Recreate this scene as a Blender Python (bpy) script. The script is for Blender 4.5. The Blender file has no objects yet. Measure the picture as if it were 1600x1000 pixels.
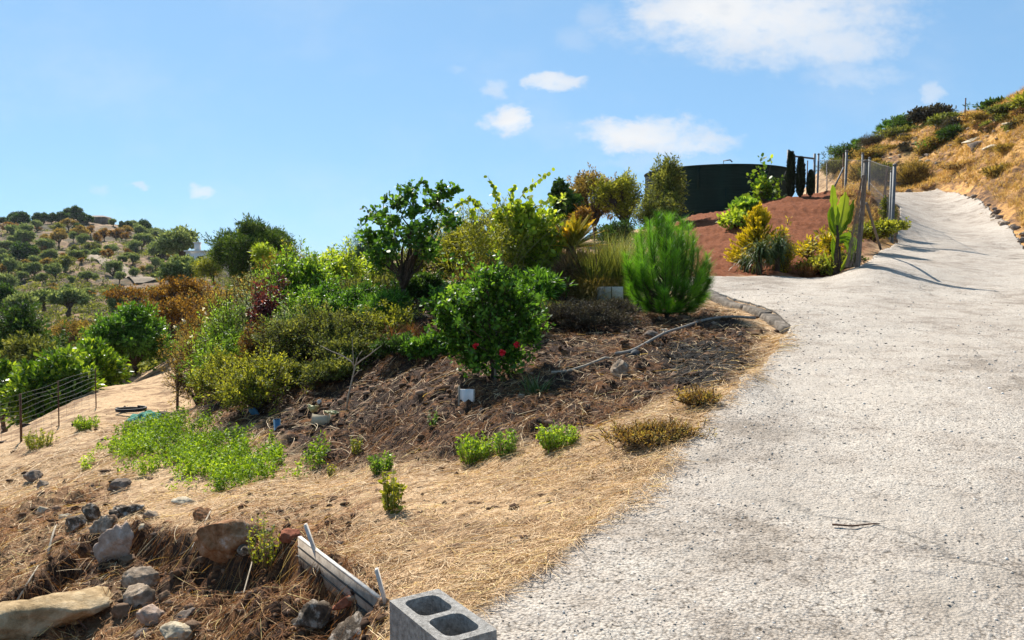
import bpy, math, random
import numpy as np
from mathutils import Vector
R = math.radians
scene = bpy.context.scene
COL = scene.collection
rng = np.random.default_rng(7)

# ---------------------------------------------------------------- camera, sky, sun, exposure
CZ = 1.5                      # eye height above the concrete
FPX = 1250.0                  # focal length in photo pixels (1600 wide)
PITCH = math.atan(70 / FPX)
cam = bpy.data.cameras.new('camera'); camo = bpy.data.objects.new('camera', cam); COL.objects.link(camo)
cam.sensor_width = 36; cam.lens = 36 * FPX / 1600
cam.clip_start = .05; cam.clip_end = 3000
camo.location = (0, 0, CZ); camo.rotation_euler = (math.pi / 2 - PITCH, 0, 0)
scene.camera = camo
SUN_EL, SUN_AZ = 43, -25      # azimuth: degrees to the right of +Y
scene.view_settings.view_transform = 'Standard'; scene.view_settings.look = 'None'
scene.view_settings.exposure = 1.0; scene.view_settings.gamma = 1
scene.cycles.max_bounces = 6; scene.cycles.diffuse_bounces = 3; scene.cycles.transmission_bounces = 4
scene.cycles.transparent_max_bounces = 8; scene.cycles.sample_clamp_indirect = 6

sl = bpy.data.lights.new('sun', 'SUN'); so = bpy.data.objects.new('sun', sl); COL.objects.link(so)
sl.energy = 5.0; sl.angle = R(.5); sl.color = (1, .95, .87)
sdir = Vector((math.sin(R(SUN_AZ)) * math.cos(R(SUN_EL)), math.cos(R(SUN_AZ)) * math.cos(R(SUN_EL)), math.sin(R(SUN_EL))))
so.rotation_euler = sdir.to_track_quat('Z', 'Y').to_euler()
so.location = (0, 0, 40)

class NT:
    def __init__(s, tree): s.t = tree; s.n = tree.nodes; s.l = tree.links
    def new(s, typ, **kw):
        n = s.n.new(typ)
        for k, v in kw.items():
            if k == 'inp':
                for a, b in v.items(): n.inputs[a].default_value = b
            else: setattr(n, k, v)
        return n
    def link(s, a, b): s.l.new(a, b)
    def math(s, op, a, b=None, clamp=False):
        n = s.n.new('ShaderNodeMath'); n.operation = op; n.use_clamp = clamp
        for i, v in enumerate((a, b)):
            if v is None: continue
            if isinstance(v, (int, float)): n.inputs[i].default_value = v
            else: s.l.new(v, n.inputs[i])
        return n.outputs[0]
    def mapr(s, v, a, b, c=0., d=1., smooth=True):
        n = s.n.new('ShaderNodeMapRange'); n.interpolation_type = 'SMOOTHSTEP' if smooth else 'LINEAR'
        s.l.new(v, n.inputs[0])
        for i, x in enumerate((a, b, c, d)): n.inputs[i + 1].default_value = x
        return n.outputs[0]
    def noise(s, vec, scale, detail=4, rough=.55, dist=0.):
        n = s.n.new('ShaderNodeTexNoise'); n.inputs['Scale'].default_value = scale
        n.inputs['Detail'].default_value = detail; n.inputs['Roughness'].default_value = rough; n.inputs['Distortion'].default_value = dist
        if vec is not None: s.l.new(vec, n.inputs['Vector'])
        return n.outputs[0]
    def vor(s, vec, scale, feature='F1', out=0):
        n = s.n.new('ShaderNodeTexVoronoi'); n.feature = feature; n.inputs['Scale'].default_value = scale
        s.l.new(vec, n.inputs['Vector']); return n.outputs[out]
    def ramp(s, v, stops, interp='LINEAR'):
        n = s.n.new('ShaderNodeValToRGB'); n.color_ramp.interpolation = interp
        e = n.color_ramp.elements
        while len(e) < len(stops): e.new(.5)
        for i, (p, c) in enumerate(stops):
            e[i].position = p; e[i].color = (*c, 1)
        s.l.new(v, n.inputs[0]); return n.outputs[0]
    def mix(s, f, a, b, mode='MIX'):
        n = s.n.new('ShaderNodeMix'); n.data_type = 'RGBA'; n.blend_type = mode
        if isinstance(f, (int, float)): n.inputs[0].default_value = f
        else: s.l.new(f, n.inputs[0])
        for i, v in ((6, a), (7, b)):
            if isinstance(v, tuple): n.inputs[i].default_value = (*v, 1)
            else: s.l.new(v, n.inputs[i])
        return n.outputs[2]
    def attr(s, name):
        n = s.n.new('ShaderNodeAttribute'); n.attribute_name = name; return n.outputs['Fac']

w = bpy.data.worlds.new('World'); scene.world = w; w.use_nodes = True
N = NT(w.node_tree); N.n.clear()
sky = N.new('ShaderNodeTexSky'); sky.sky_type = 'NISHITA'; sky.sun_disc = False
sky.sun_elevation = R(SUN_EL); sky.sun_rotation = R(SUN_AZ); sky.altitude = 900
sky.air_density = .85; sky.dust_density = .3; sky.ozone_density = 1.6
tc = N.new('ShaderNodeTexCoord')
sx = N.new('ShaderNodeSeparateXYZ'); N.link(tc.outputs['Generated'], sx.inputs[0])
X, Y, Z = sx.outputs
Yc = N.math('MAXIMUM', Y, .05)
u0 = N.math('DIVIDE', X, Yc); v0 = N.math('DIVIDE', Z, Yc)
cv = N.new('ShaderNodeCombineXYZ'); N.link(u0, cv.inputs[0]); N.link(v0, cv.inputs[1])
def vscale(N, vec, sc):
    n = N.new('ShaderNodeMapping'); N.link(vec, n.inputs[0]); n.inputs['Scale'].default_value = sc; return n.outputs[0]
cvs = vscale(N, cv.outputs[0], (1, 1.6, 1))
wn = N.new('ShaderNodeTexNoise'); wn.inputs['Scale'].default_value = 9; wn.inputs['Detail'].default_value = 7; wn.inputs['Roughness'].default_value = .62
N.link(cvs, wn.inputs['Vector'])
ws = N.new('ShaderNodeSeparateColor'); N.link(wn.outputs['Color'], ws.inputs[0])
fine = N.noise(cvs, 16, 10, .68)
wn2 = N.new('ShaderNodeTexNoise'); wn2.inputs['Scale'].default_value = 34; wn2.inputs['Detail'].default_value = 6; wn2.inputs['Roughness'].default_value = .6
N.link(cvs, wn2.inputs['Vector']); ws2 = N.new('ShaderNodeSeparateColor'); N.link(wn2.outputs['Color'], ws2.inputs[0])
mid = N.noise(cvs, 4.5, 6, .6)
def warp(c, o, a): return N.math('ADD', c, N.math('MULTIPLY', N.math('SUBTRACT', o, .5), a))
# clouds: centre and half size in the slope of the view direction (x/y, z/y), softness, weight
CL = [(1190, 28, 235, 66, .62, 1.0), (1110, 15, 150, 45, .5, 1.0), (1280, 70, 130, 45, .6, .8), (1330, 120, 95, 24, .8, .5), (1000, 205, 110, 30, .5, 1.0), (1060, 222, 90, 20, .6, .9),
      (793, 187, 42, 27, .45, 1.0), (862, 131, 52, 15, .5, .85), (776, 136, 22, 14, .7, .5), (318, 299, 26, 13, .6, .7), (220, 292, 20, 6, .6, .5),
      (163, 296, 14, 8, .7, .3), (1450, 146, 20, 20, .6, .5), (500, 75, 36, 34, .9, .12), (925, 22, 34, 26, .8, .3), (892, 60, 34, 26, .8, .25), (715, 110, 18, 9, .8, .25), (880, 205, 90, 26, .9, .2), (1040, 250, 130, 18, .9, .3)]
tot = None
for (px, py, rx, ry, soft, wt) in CL:
    cu = (px - 800) / FPX; cvv = (500 - py) / FPX; cvv = math.tan(math.atan(cvv) - PITCH); cu = cu * (1 + .0)
    big = min(1, rx / 120)
    uu = warp(warp(u0, ws.outputs[0], .10 * big + .02), ws2.outputs[0], .045); vv = warp(warp(v0, ws.outputs[1], .05 * big + .012), ws2.outputs[1], .028)
    a = N.math('DIVIDE', N.math('SUBTRACT', uu, cu), rx / FPX); b = N.math('DIVIDE', N.math('SUBTRACT', vv, cvv), ry / FPX)
    d2 = N.math('ADD', N.math('MULTIPLY', a, a), N.math('MULTIPLY', b, b))
    m = N.mapr(N.math('ADD', d2, N.math('MULTIPLY', N.math('SUBTRACT', fine, .5), 2.6)), 1.35, 1.35 - 1.9 * soft - .55, 0, wt)
    tot = m if tot is None else N.math('MAXIMUM', tot, m)
veil = N.mapr(mid, .42, .8, 0, .16)
cover = N.math('MAXIMUM', tot, veil)
front = N.mapr(Y, .1, .3)
cover = N.math('MULTIPLY', cover, front)
ccol = N.ramp(N.math('ADD', N.math('MULTIPLY', fine, .6), N.math('MULTIPLY', mid, .4)), [(.40, (6.5, 6.9, 7.5)), (.56, (8.0, 8.0, 8.0))])
CLOUD_GAIN = N.mix(1.0, ccol, (1.0, 1.0, 1.0), 'MULTIPLY')
gm = N.new('ShaderNodeGamma'); N.link(sky.outputs[0], gm.inputs[0]); gm.inputs[1].default_value = .40   # tone adjustment: evens out the sky's brightness
skyc = N.mix(1.0, gm.outputs[0], (1.80, 2.80, 3.70), 'MULTIPLY')
out = N.mix(cover, skyc, CLOUD_GAIN)
bg = N.new('ShaderNodeBackground'); N.link(out, bg.inputs[0]); bg.inputs[1].default_value = .060
wo = N.new('ShaderNodeOutputWorld'); N.link(bg.outputs[0], wo.inputs[0])

# ---------------------------------------------------------------- numbers
def P(px, py, d):
    """point seen at photo pixel (px,py) lying d metres ahead"""
    u = (px - 800) / FPX; v = (500 - py) / FPX
    y = math.cos(PITCH) + v * math.sin(PITCH); z = -math.sin(PITCH) + v * math.cos(PITCH)
    return Vector((u * d / y, d, z * d / y + CZ))
def sm(a, b, x):
    t = np.clip((x - a) / (b - a), 0, 1); return t * t * (3 - 2 * t)
def _h(ix, iy, s):
    n = (ix.astype(np.int64) * 374761393 + iy.astype(np.int64) * 668265263 + s * 974711) & 0x7fffffff
    n = ((n ^ (n >> 13)) * 1274126177) & 0x7fffffff
    return ((n ^ (n >> 16)) & 0xffff) / 65535.0
def vn(x, y, s=0):
    ix = np.floor(x); iy = np.floor(y); fx = x - ix; fy = y - iy
    fx = fx * fx * (3 - 2 * fx); fy = fy * fy * (3 - 2 * fy)
    a = _h(ix, iy, s); b = _h(ix + 1, iy, s); c = _h(ix, iy + 1, s); d = _h(ix + 1, iy + 1, s)
    return (a + (b - a) * fx) * (1 - fy) + (c + (d - c) * fx) * fy
def fbm(x, y, o=4, s=0, g=.5):
    t = 0; a = 1; tot = 0
    for i in range(o):
        t = t + a * (vn(x, y, s + i * 17) - .5); tot += a; a *= g
        x, y = x * 1.9 + y * .6 + 3.1, y * 1.9 - x * .6 + 7.7
    return t / tot * 2

# ---------------------------------------------------------------- lie of the land (view row, distance) control points
CP = []
def cp(*a): CP.extend(a)
def plane(d): return 430 + FPX * (1.5 - .094 * d) / d
for d, xs in ((1.4, (0, 800, 1600)), (2.2, (620, 900, 1250, 1600)), (3.3, (880, 1200, 1600)), (4.84, (1060, 1300, 1600)), (6.5, (1190, 1400, 1600)), (9.4, (1235, 1400, 1600)), (11.5, (1180, 1400)), (13.4, (1100, 1250, 1450)), (15.5, (1110, 1200, 1300))):
    for x in xs: cp((x, plane(d), d))
cp((1345, 414, 15.5), (1500, 428, 15.3), (1600, 430, 15.3), (1600, 480, 11.2), (1395, 379, 21.5), (1500, 385, 20.5), (1600, 393, 19.5), (1410, 303, 36), (1480, 303, 36.5), (1440, 340, 27.5), (1530, 341, 27), (1360, 303, 33), (1440, 302, 42))
cp((603, 990, 2.9), (550, 1000, 3.05), (300, 1000, 3.7), (0, 1000, 4.2), (350, 845, 4.9), (190, 835, 5.4), (0, 850, 6.2), (0, 760, 8.7), (0, 690, 12), (450, 900, 4.0),
   (820, 820, 3.95), (650, 765, 5.3), (400, 772, 5.9), (930, 690, 5.4), (700, 726, 6.0), (500, 748, 6.6), (350, 762, 6.8), (200, 722, 8.5), (100, 685, 10.5), (300, 642, 13), (200, 640, 13), (250, 600, 17), (272, 562, 23), (150, 610, 17),
   (90, 650, 13.5), (1000, 690, 5.1))
cp((1180, 592, 6.5), (1150, 580, 7.2), (1050, 602, 6.9), (900, 620, 6.8), (770, 597, 7.8), (700, 650, 7.0), (600, 640, 8), (500, 642, 8.6), (450, 682, 7.8), (1100, 524, 9.3), (1045, 497, 11), (1190, 490, 10.5), (1120, 473, 12.4),
   (960, 490, 11), (870, 502, 10.5), (650, 560, 9.5), (480, 602, 9.8), (630, 472, 13), (900, 452, 14), (870, 412, 17), (500, 520, 13), (380, 600, 12), (325, 592, 16), (400, 500, 17), (1040, 445, 15))
cp((700, 445, 18), (550, 455, 20), (400, 462, 24), (300, 560, 22), (345, 530, 22), (300, 580, 35), (450, 450, 45), (650, 440, 50), (850, 425, 50), (500, 470, 80), (700, 470, 80), (950, 455, 80), (1200, 420, 80), (940, 372, 29), (1000, 400, 45), (1110, 350, 36.5), (1010, 362, 36), (1225, 345, 38), (1110, 370, 50), (1220, 365, 55))
cp((1110, 354, 24), (1200, 324, 25), (1255, 309, 26), (1300, 306, 26), (1345, 311, 25), (1200, 380, 20.3), (1300, 372, 19.8), (1110, 395, 20), (1150, 430, 16.3), (1250, 430, 16.4), (1320, 421, 16.5), (1040, 400, 21), (1230, 315, 30), (1290, 306, 31))
cp((1600, 340, 24), (1600, 250, 30), (1600, 157, 38), (1540, 290, 32), (1500, 240, 42), (1500, 192, 50), (1400, 262, 48), (1400, 214, 58), (1330, 254, 60), (1290, 256, 65), (1440, 292, 40), (1395, 296, 45), (1320, 296, 45),
   (1600, 200, 60), (1500, 230, 75), (1400, 260, 90), (1290, 290, 100), (1600, 300, 150), (1290, 400, 200))
cp((0, 610, 40), (100, 560, 45), (150, 522, 60), (0, 500, 80), (130, 482, 85), (60, 452, 100), (200, 462, 100), (205, 430, 115), (100, 402, 140), (0, 402, 140), (240, 402, 140), (60, 362, 175), (0, 356, 190), (110, 347, 195), (200, 357, 190), (262, 388, 180), (320, 415, 170), (400, 440, 160),
   (150, 640, 30), (250, 603, 35), (350, 562, 45), (30, 720, 19), (120, 650, 22), (-200, 360, 200), (-200, 720, 12), (0, 390, 260), (110, 390, 260), (300, 430, 260), (500, 450, 260), (900, 450, 260), (1600, 400, 300), (800, 450, 120))
A = []; 
for (px, py, d) in CP:
    p = P(px, py, d); r = math.hypot(p.x, p.y); A.append((math.atan2(p.x, p.y) * 2.2, math.log(r), (p.z - CZ) / r))
A = np.array(A)
def _U(r2): return np.where(r2 > 1e-12, .5 * r2 * np.log(np.maximum(r2, 1e-12)), 0)
_n = len(A)
_r2 = ((A[:, None, :2] - A[None, :, :2]) ** 2).sum(-1)
_K = _U(_r2) + np.eye(_n) * 2e-4
_Pm = np.c_[np.ones(_n), A[:, :2]]
_L = np.zeros((_n + 3, _n + 3)); _L[:_n, :_n] = _K; _L[:_n, _n:] = _Pm; _L[_n:, :_n] = _Pm.T
_W = np.linalg.solve(_L, np.r_[A[:, 2], 0, 0, 0])
def base_z(x, y):
    """smooth ground height at world x, y (arrays)"""
    x = np.atleast_1d(np.asarray(x, float)); y = np.atleast_1d(np.asarray(y, float)); sh = x.shape; x = x.ravel(); y = y.ravel()
    r = np.maximum(np.hypot(x, y), 1e-3); th = np.arctan2(x, y)
    lr = np.clip(np.log(r), math.log(1.3), math.log(300)); tt = np.clip(th, -.72, .72) * 2.2
    res = np.empty_like(r)
    for i in range(0, len(r), 60000):
        q = np.c_[tt[i:i + 60000], lr[i:i + 60000]]
        d2 = ((q[:, None, :] - A[None, :, :2]) ** 2).sum(-1)
        res[i:i + 60000] = _U(d2) @ _W[:_n] + _W[_n] + q @ _W[_n + 1:]
    z = res * r
    flat = -1.5 + np.clip(.094 * y, -3, .6)
    f = np.maximum(sm(1.0, 2.3, np.abs(th)), 1 - sm(1.2, 1.7, r))
    z = z * (1 - f) + flat * f
    return (z + CZ).reshape(sh)
def bz(x, y): return float(base_z(x, y)[0])
def hit(px, py, d0=2.2, d1=280):
    """where the view ray through a photo pixel meets the ground"""
    ds = np.geomspace(d0, d1, 900); p1 = P(px, py, 1.0)
    xs = p1.x * ds; zs = (p1.z - CZ) * ds + CZ
    g = base_z(xs, ds) - zs
    k = np.nonzero(g > 0)[0]
    i = k[0] if len(k) else int(np.argmax(g))
    return Vector((xs[i], ds[i], float(base_z(xs[i], ds[i])[0])))
def pd(px, d): return (px - 800) / FPX * d
def dplane(py): return 1.5 / (.094 + (py - 430) / FPX)
def sdist(x, y, poly):
    """signed distance to a polygon, negative inside"""
    best = np.full(x.shape, 1e9); ins = np.zeros(x.shape, bool); n = len(poly)
    for i in range(n):
        ax, ay = poly[i]; bx, by = poly[(i + 1) % n]
        ex, ey = bx - ax, by - ay; t = np.clip(((x - ax) * ex + (y - ay) * ey) / (ex * ex + ey * ey + 1e-12), 0, 1)
        best = np.minimum(best, np.hypot(x - ax - t * ex, y - ay - t * ey))
        c = ((ay > y) != (by > y)); 
        with np.errstate(divide='ignore', invalid='ignore'): xi = (bx - ax) * (y - ay) / (by - ay + 1e-15) + ax
        ins ^= c & (x < xi)
    return np.where(ins, -best, best)
def ppoly(pts): 
    o = []
    for p in pts:
        h = hit(*p); o.append((h.x, h.y))
    return o
ROAD = [(-3.2, -2.0), (-1.7, .4), (-.95, 1.9)]
for px, py in ((650, 1010), (745, 948), (830, 888), (900, 836), (1000, 757), (1060, 702), (1130, 640), (1180, 580), (1236, 512), (1212, 492), (1172, 473), (1135, 459), (1095, 450), (1040, 446)):
    d = dplane(py); ROAD.append((pd(px, d), d))
ROAD += [(pd(px, d), d) for px, d in ((1060, 15.6), (1150, 15.7), (1230, 15.8), (1290, 15.75), (1315, 15.6), (1343, 15.7), (1372, 18.8), (1397, 21.5), (1402, 25), (1400, 29), (1372, 33), (1330, 35), (1340, 37.5), (1460, 38), (1486, 36), (1528, 29.5), (1565, 25), (1600, 19.8), (1680, 16))]
ROAD += [(11.5, 12), (11.0, 6), (11.5, -4), (4, -6)]
KERB = [(pd(a, dplane(b)), dplane(b)) for a, b in ((1098, 451), (1135, 459), (1172, 473), (1212, 492), (1238, 513))]
def kerb_d(x, y):
    best = np.full(np.shape(x), 1e9)
    for (ax, ay), (bx, by) in zip(KERB[:-1], KERB[1:]):
        ex, ey = bx - ax, by - ay; t = np.clip(((x - ax) * ex + (y - ay) * ey) / (ex * ex + ey * ey), 0, 1); best = np.minimum(best, np.hypot(x - ax - t * ex, y - ay - t * ey))
    return best
def road_sd(x, y):
    return sdist(x, y, ROAD) + (fbm(x * 3.1, y * 3.1, 4, 5) * .06 + fbm(x * 13, y * 13, 2, 9) * .02) * (.2 + .8 * sm(.2, .8, kerb_d(x, y)))
SOIL = ppoly([(300, 650), (345, 668), (420, 705), (500, 742), (560, 738), (700, 722), (830, 702), (930, 676), (1060, 622), (1150, 604), (1200, 560), (1195, 515), (1130, 482), (1000, 470), (900, 446), (600, 470), (400, 520), (330, 580)])
SCARP = ppoly([(-60, 1000), (40, 925), (100, 872), (140, 838), (200, 822), (270, 832), (310, 850), (400, 862), (455, 852), (500, 890), (590, 945), (600, 960)]) + [(-.55, 2.3), (-1.4, 1.6), (-3, 2.4)]
BURNT = ppoly([(1010, 575), (1040, 540), (1100, 525), (1170, 538), (1192, 575), (1160, 606), (1060, 622), (1020, 605)])
MOUND = [(pd(px, d), d) for px, d in ((1060, 15.8), (1150, 15.9), (1290, 15.9), (1330, 16.2), (1350, 19), (1352, 26), (1340, 30), (1200, 34), (1080, 33), (1020, 24), (1040, 18))]
def masks(x, y):
    r = np.hypot(x, y); th = np.arctan2(x, y)
    wob = fbm(x * 1.3, y * 1.3, 4, 21) * .25
    soil = 1 - sm(-.25, .15, sdist(x, y, SOIL) + wob)
    burnt = (1 - sm(-.2, .1, sdist(x, y, BURNT) + wob))
    red = 1 - sm(-.2, .4, sdist(x, y, MOUND) + wob)
    hr = sm(.36, .40, th) * sm(19, 22, r + (th - .5) * 20)
    hl = sm(30, 45, r) * (1 - sm(-.05, .05, th))
    rough = np.maximum((1 - sm(4.7, 6.4, r + fbm(x, y, 3, 4) * .5)) * (1 - sm(-.28, -.12, th)), (1 - sm(8.0, 10.0, r + wob * 4)) * (1 - sm(-.52, -.43, th + wob * .12)) * .9)
    sc_ = sdist(x, y, SCARP); soil = np.maximum(soil, (1 - sm(.0, .12, sc_ + wob * .4)) * sm(-.75, -.2, sc_ + wob * 1.2) * .95 * (r < 6.5))
    return dict(soil=soil, burnt=burnt, red=red, hr=hr, hl=hl, rough=rough)
def ridge(x, y, o=4, s=0):
    return 1 - 2 * np.abs(fbm(x, y, o, s))
def ground_z(x, y, m=None, rd=None):
    x = np.atleast_1d(np.asarray(x, float)); y = np.atleast_1d(np.asarray(y, float))
    z = base_z(x, y); m = m or masks(x, y); rd = road_sd(x, y) if rd is None else rd
    off = sm(0, .35, rd)
    sc_ = sdist(x, y, SCARP) + fbm(x * 4.5, y * 4.5, 3, 66) * .07; z = z - .20 * (1 - sm(-.10, .03, sc_)) * sm(.0, .5, rd) * (1 - .45 * sm(0, 1.6, -sc_))
    z = z - .10 * np.exp(-kerb_d(x, y) / .7) * sm(-.02, .04, rd)
    r = np.hypot(x, y)
    dt = .02 * fbm(x * 5, y * 5, 4, 1) + .05 * fbm(x * 1.1, y * 1.1, 3, 2) + .008 * fbm(x * 22, y * 22, 2, 31)
    dt = dt + m['soil'] * (.10 * fbm(x * 2.3, y * 2.3, 4, 3) + .07 * (np.abs(fbm(x * 6.5, y * 6.5, 4, 6))) + .03 * fbm(x * 19, y * 19, 3, 8))
    dt = dt + m['rough'] * (.14 * fbm(x * 2.1, y * 2.1, 4, 12) + .09 * np.abs(fbm(x * 7, y * 7, 4, 13)) + .035 * fbm(x * 23, y * 23, 3, 14))
    dt = dt + m['red'] * (.10 * fbm(x * 2.2 + y * 1.2, y * .7, 4, 15) + .09 * np.abs(fbm(x * 5 + y * 2.2, y * 1.6, 4, 44)) + .035 * fbm(x * 11, y * 8, 3, 16))
    dt = dt + m['hr'] * (.5 * fbm(x * .33, y * .33, 3, 17) + .28 * np.abs(fbm(x * .9 + y * .4, y * 1.5, 4, 18)) + .16 * np.abs(fbm(x * 3.2, y * 3.2, 4, 19)) + .07 * fbm(x * 9, y * 9, 3, 29)) * sm(19, 34, r)
    dt = dt + m['hl'] * (1.2 * fbm(x * .08, y * .12, 3, 41) + 1.1 * np.abs(fbm(x * .12, y * .42, 4, 42)) + .15 * fbm(x * 1.2, y * 1.2, 3, 43))
    return z + dt * off - .14 * (1 - sm(-.12, .0, rd))
def gz(x, y): return float(ground_z(x, y)[0])
def ghit(px, py, d0=2.2, d1=16):
    ds = np.geomspace(d0, d1, 420); p1 = P(px, py, 1.0); xs = p1.x * ds; zs = (p1.z - CZ) * ds + CZ
    g = ground_z(xs, ds) - zs; k = np.nonzero(g > 0)[0]
    if not len(k): return hit(px, py)
    i = k[0]; return Vector((xs[i], ds[i], float(ds[i] * 0 + g[i] + zs[i])))

# ---------------------------------------------------------------- mesh helpers
def tag(o, label=None, cat=None, group=None, kind=None):
    if label: o['label'] = label
    if cat: o['category'] = cat
    if group: o['group'] = group
    if kind: o['kind'] = kind
    return o
def link(name, me, mats, parent=None, smooth=False):
    for mt in (mats if isinstance(mats, (list, tuple)) else [mats]): me.materials.append(mt)
    o = bpy.data.objects.new(name, me); COL.objects.link(o)
    if parent is not None: o.parent = parent
    if smooth: me.polygons.foreach_set('use_smooth', np.ones(len(me.polygons), bool))
    return o
def empty(name, loc, label, cat, group=None, rz=0):
    o = bpy.data.objects.new(name, None); COL.objects.link(o); o.location = loc; o.rotation_euler = (0, 0, rz)
    o.empty_display_size = .1
    return tag(o, label, cat, group)
class MB:
    """collects vertices and faces; build() makes ONE mesh object"""
    def __init__(s): s.v = []; s.f = []; s.n = 0; s.a = []
    def add(s, verts, faces, var=None):
        verts = np.asarray(verts, float).reshape(-1, 3); faces = np.asarray(faces, int)
        s.v.append(verts); s.f.append(faces + s.n); s.n += len(verts)
        s.a.append(np.broadcast_to(np.asarray(.5 if var is None else var, float), (len(verts),)).copy())
        return s
    def mesh(s, name):
        me = bpy.data.meshes.new(name)
        v = np.concatenate(s.v); me.vertices.add(len(v)); me.vertices.foreach_set('co', v.ravel())
        tot = np.concatenate([np.full(len(f), f.shape[1]) for f in s.f]); idx = np.concatenate([f.ravel() for f in s.f])
        me.loops.add(len(idx)); me.loops.foreach_set('vertex_index', idx)
        me.polygons.add(len(tot)); me.polygons.foreach_set('loop_start', np.r_[0, np.cumsum(tot)[:-1]])
        me.update(calc_edges=True)
        at = me.attributes.new('var', 'FLOAT', 'POINT'); at.data.foreach_set('value', np.concatenate(s.a))
        return me
    def build(s, name, mats, parent=None, smooth=False): return link(name, s.mesh(name), mats, parent, smooth)
    # -- shapes
    def box(s, c, size, rz=0, tilt=None, var=None):
        h = np.array(size) / 2; q = np.array([(i, j, k) for i in (-1, 1) for j in (-1, 1) for k in (-1, 1)]) * h
        q = _rot(q, rz, tilt) + np.array(c)
        return s.add(q, [(0, 1, 3, 2), (4, 6, 7, 5), (0, 4, 5, 1), (2, 3, 7, 6), (0, 2, 6, 4), (1, 5, 7, 3)], var)
    def tubes(s, paths, rad, sides=4, var=None, caps=True):
        """paths [N,K,3], rad [N,K]"""
        paths = np.asarray(paths, float); N_, K, _ = paths.shape; rad = np.broadcast_to(np.asarray(rad, float), (N_, K))
        t = np.gradient(paths, axis=1); t /= np.linalg.norm(t, axis=2, keepdims=True) + 1e-9
        ref = np.where(np.abs(t[..., 2:3]) > .9, np.array([1., 0, 0]), np.array([0, 0, 1.]))
        a = np.cross(t, ref); a /= np.linalg.norm(a, axis=2, keepdims=True) + 1e-9; b = np.cross(t, a)
        ang = np.arange(sides) / sides * 2 * math.pi
        v = paths[:, :, None] + rad[:, :, None, None] * (a[:, :, None] * np.cos(ang)[None, None, :, None] + b[:, :, None] * np.sin(ang)[None, None, :, None])
        base = (np.arange(N_)[:, None, None] * K + np.arange(K - 1)[None, :, None]) * sides
        j = np.arange(sides)[None, None]; j2 = (j + 1) % sides
        f = np.stack([base + j, base + j2, base + sides + j2, base + sides + j], -1).reshape(-1, 4)
        vv = None if var is None else np.repeat(np.broadcast_to(var, (N_,)), K * sides)
        n0 = s.n; s.add(v, f, vv)
        if caps and sides >= 3:
            c0 = (np.arange(N_)[:, None] * K * sides + np.arange(sides)[::-1][None]); c1 = c0[:, ::-1] + (K - 1) * sides
            s.f.append(np.concatenate([c0, c1]) + n0)
        return s
    def tube(s, pts, rad, sides=8, var=None):
        pts = np.asarray([tuple(p) for p in pts], float); rad = np.broadcast_to(np.asarray(rad, float), (len(pts),))
        return s.tubes(pts[None], rad[None], sides, var)
    def leaves(s, pos, d, nrm, L, W, var=None, kind='diamond', droop=0.):
        """flat leaves: pos base [N,3], d direction, nrm approximate normal, length, width"""
        n = len(pos); d = d / (np.linalg.norm(d, axis=1, keepdims=True) + 1e-9)
        sd = np.cross(d, nrm); sd /= np.linalg.norm(sd, axis=1, keepdims=True) + 1e-9
        up = np.cross(sd, d)
        L = np.broadcast_to(L, (n,))[:, None]; W = np.broadcast_to(W, (n,))[:, None]
        if kind == 'diamond': pr = [(0, 0), (.45, .5), (1, 0), (.45, -.5)]
        elif kind == 'oval': pr = [(0, 0), (.28, .42), (.68, .45), (1, 0), (.68, -.45), (.28, -.42)]
        elif kind == 'round': pr = [(0, 0), (.12, .4), (.5, .55), (.88, .4), (1, 0), (.88, -.4), (.5, -.55), (.12, -.4)]
        elif kind == 'needle': pr = [(0, .5), (1, 0), (0, -.5)]
        elif kind == 'blade': pr = [(0, .35), (.5, .5), (1, 0), (.5, -.5), (0, -.35)]
        v = np.stack([pos + d * L * a + sd * W * b - up * L * droop * a * a for a, b in pr], 1)
        k = len(pr); f = np.arange(n * k).reshape(n, k)
        return s.add(v, f, None if var is None else np.repeat(var, k))
    def ribbons(s, paths, wid, nrm=None, var=None):
        """bent blades: paths [N,K,3], wid [N,K]"""
        paths = np.asarray(paths, float); N_, K, _ = paths.shape; wid = np.broadcast_to(wid, (N_, K))
        t = np.gradient(paths, axis=1); ref = np.array([0, 0, 1.]) if nrm is None else nrm
        a = np.cross(t, np.broadcast_to(ref, t.shape) + 1e-4); a /= np.linalg.norm(a, axis=2, keepdims=True) + 1e-9
        v = np.stack([paths - a * wid[..., None] / 2, paths + a * wid[..., None] / 2], 2)
        base = (np.arange(N_)[:, None] * K + np.arange(K - 1)[None]) * 2
        f = np.stack([base, base + 1, base + 3, base + 2], -1).reshape(-1, 4)
        return s.add(v, f, None if var is None else np.repeat(var, K * 2))
def _rot(q, rz=0, tilt=None):
    q = np.asarray(q, float)
    if tilt:
        a, b = tilt
        ca, sa = math.cos(a), math.sin(a); q = q @ np.array([[1, 0, 0], [0, ca, sa], [0, -sa, ca]])
        ca, sa = math.cos(b), math.sin(b); q = q @ np.array([[ca, 0, -sa], [0, 1, 0], [sa, 0, ca]])
    c, s_ = math.cos(rz), math.sin(rz)
    return q @ np.array([[c, s_, 0], [-s_, c, 0], [0, 0, 1]])
def rdir(n, r, up=0.):
    v = r.normal(size=(n, 3)); v[:, 2] += up; return v / np.linalg.norm(v, axis=1, keepdims=True)

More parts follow.
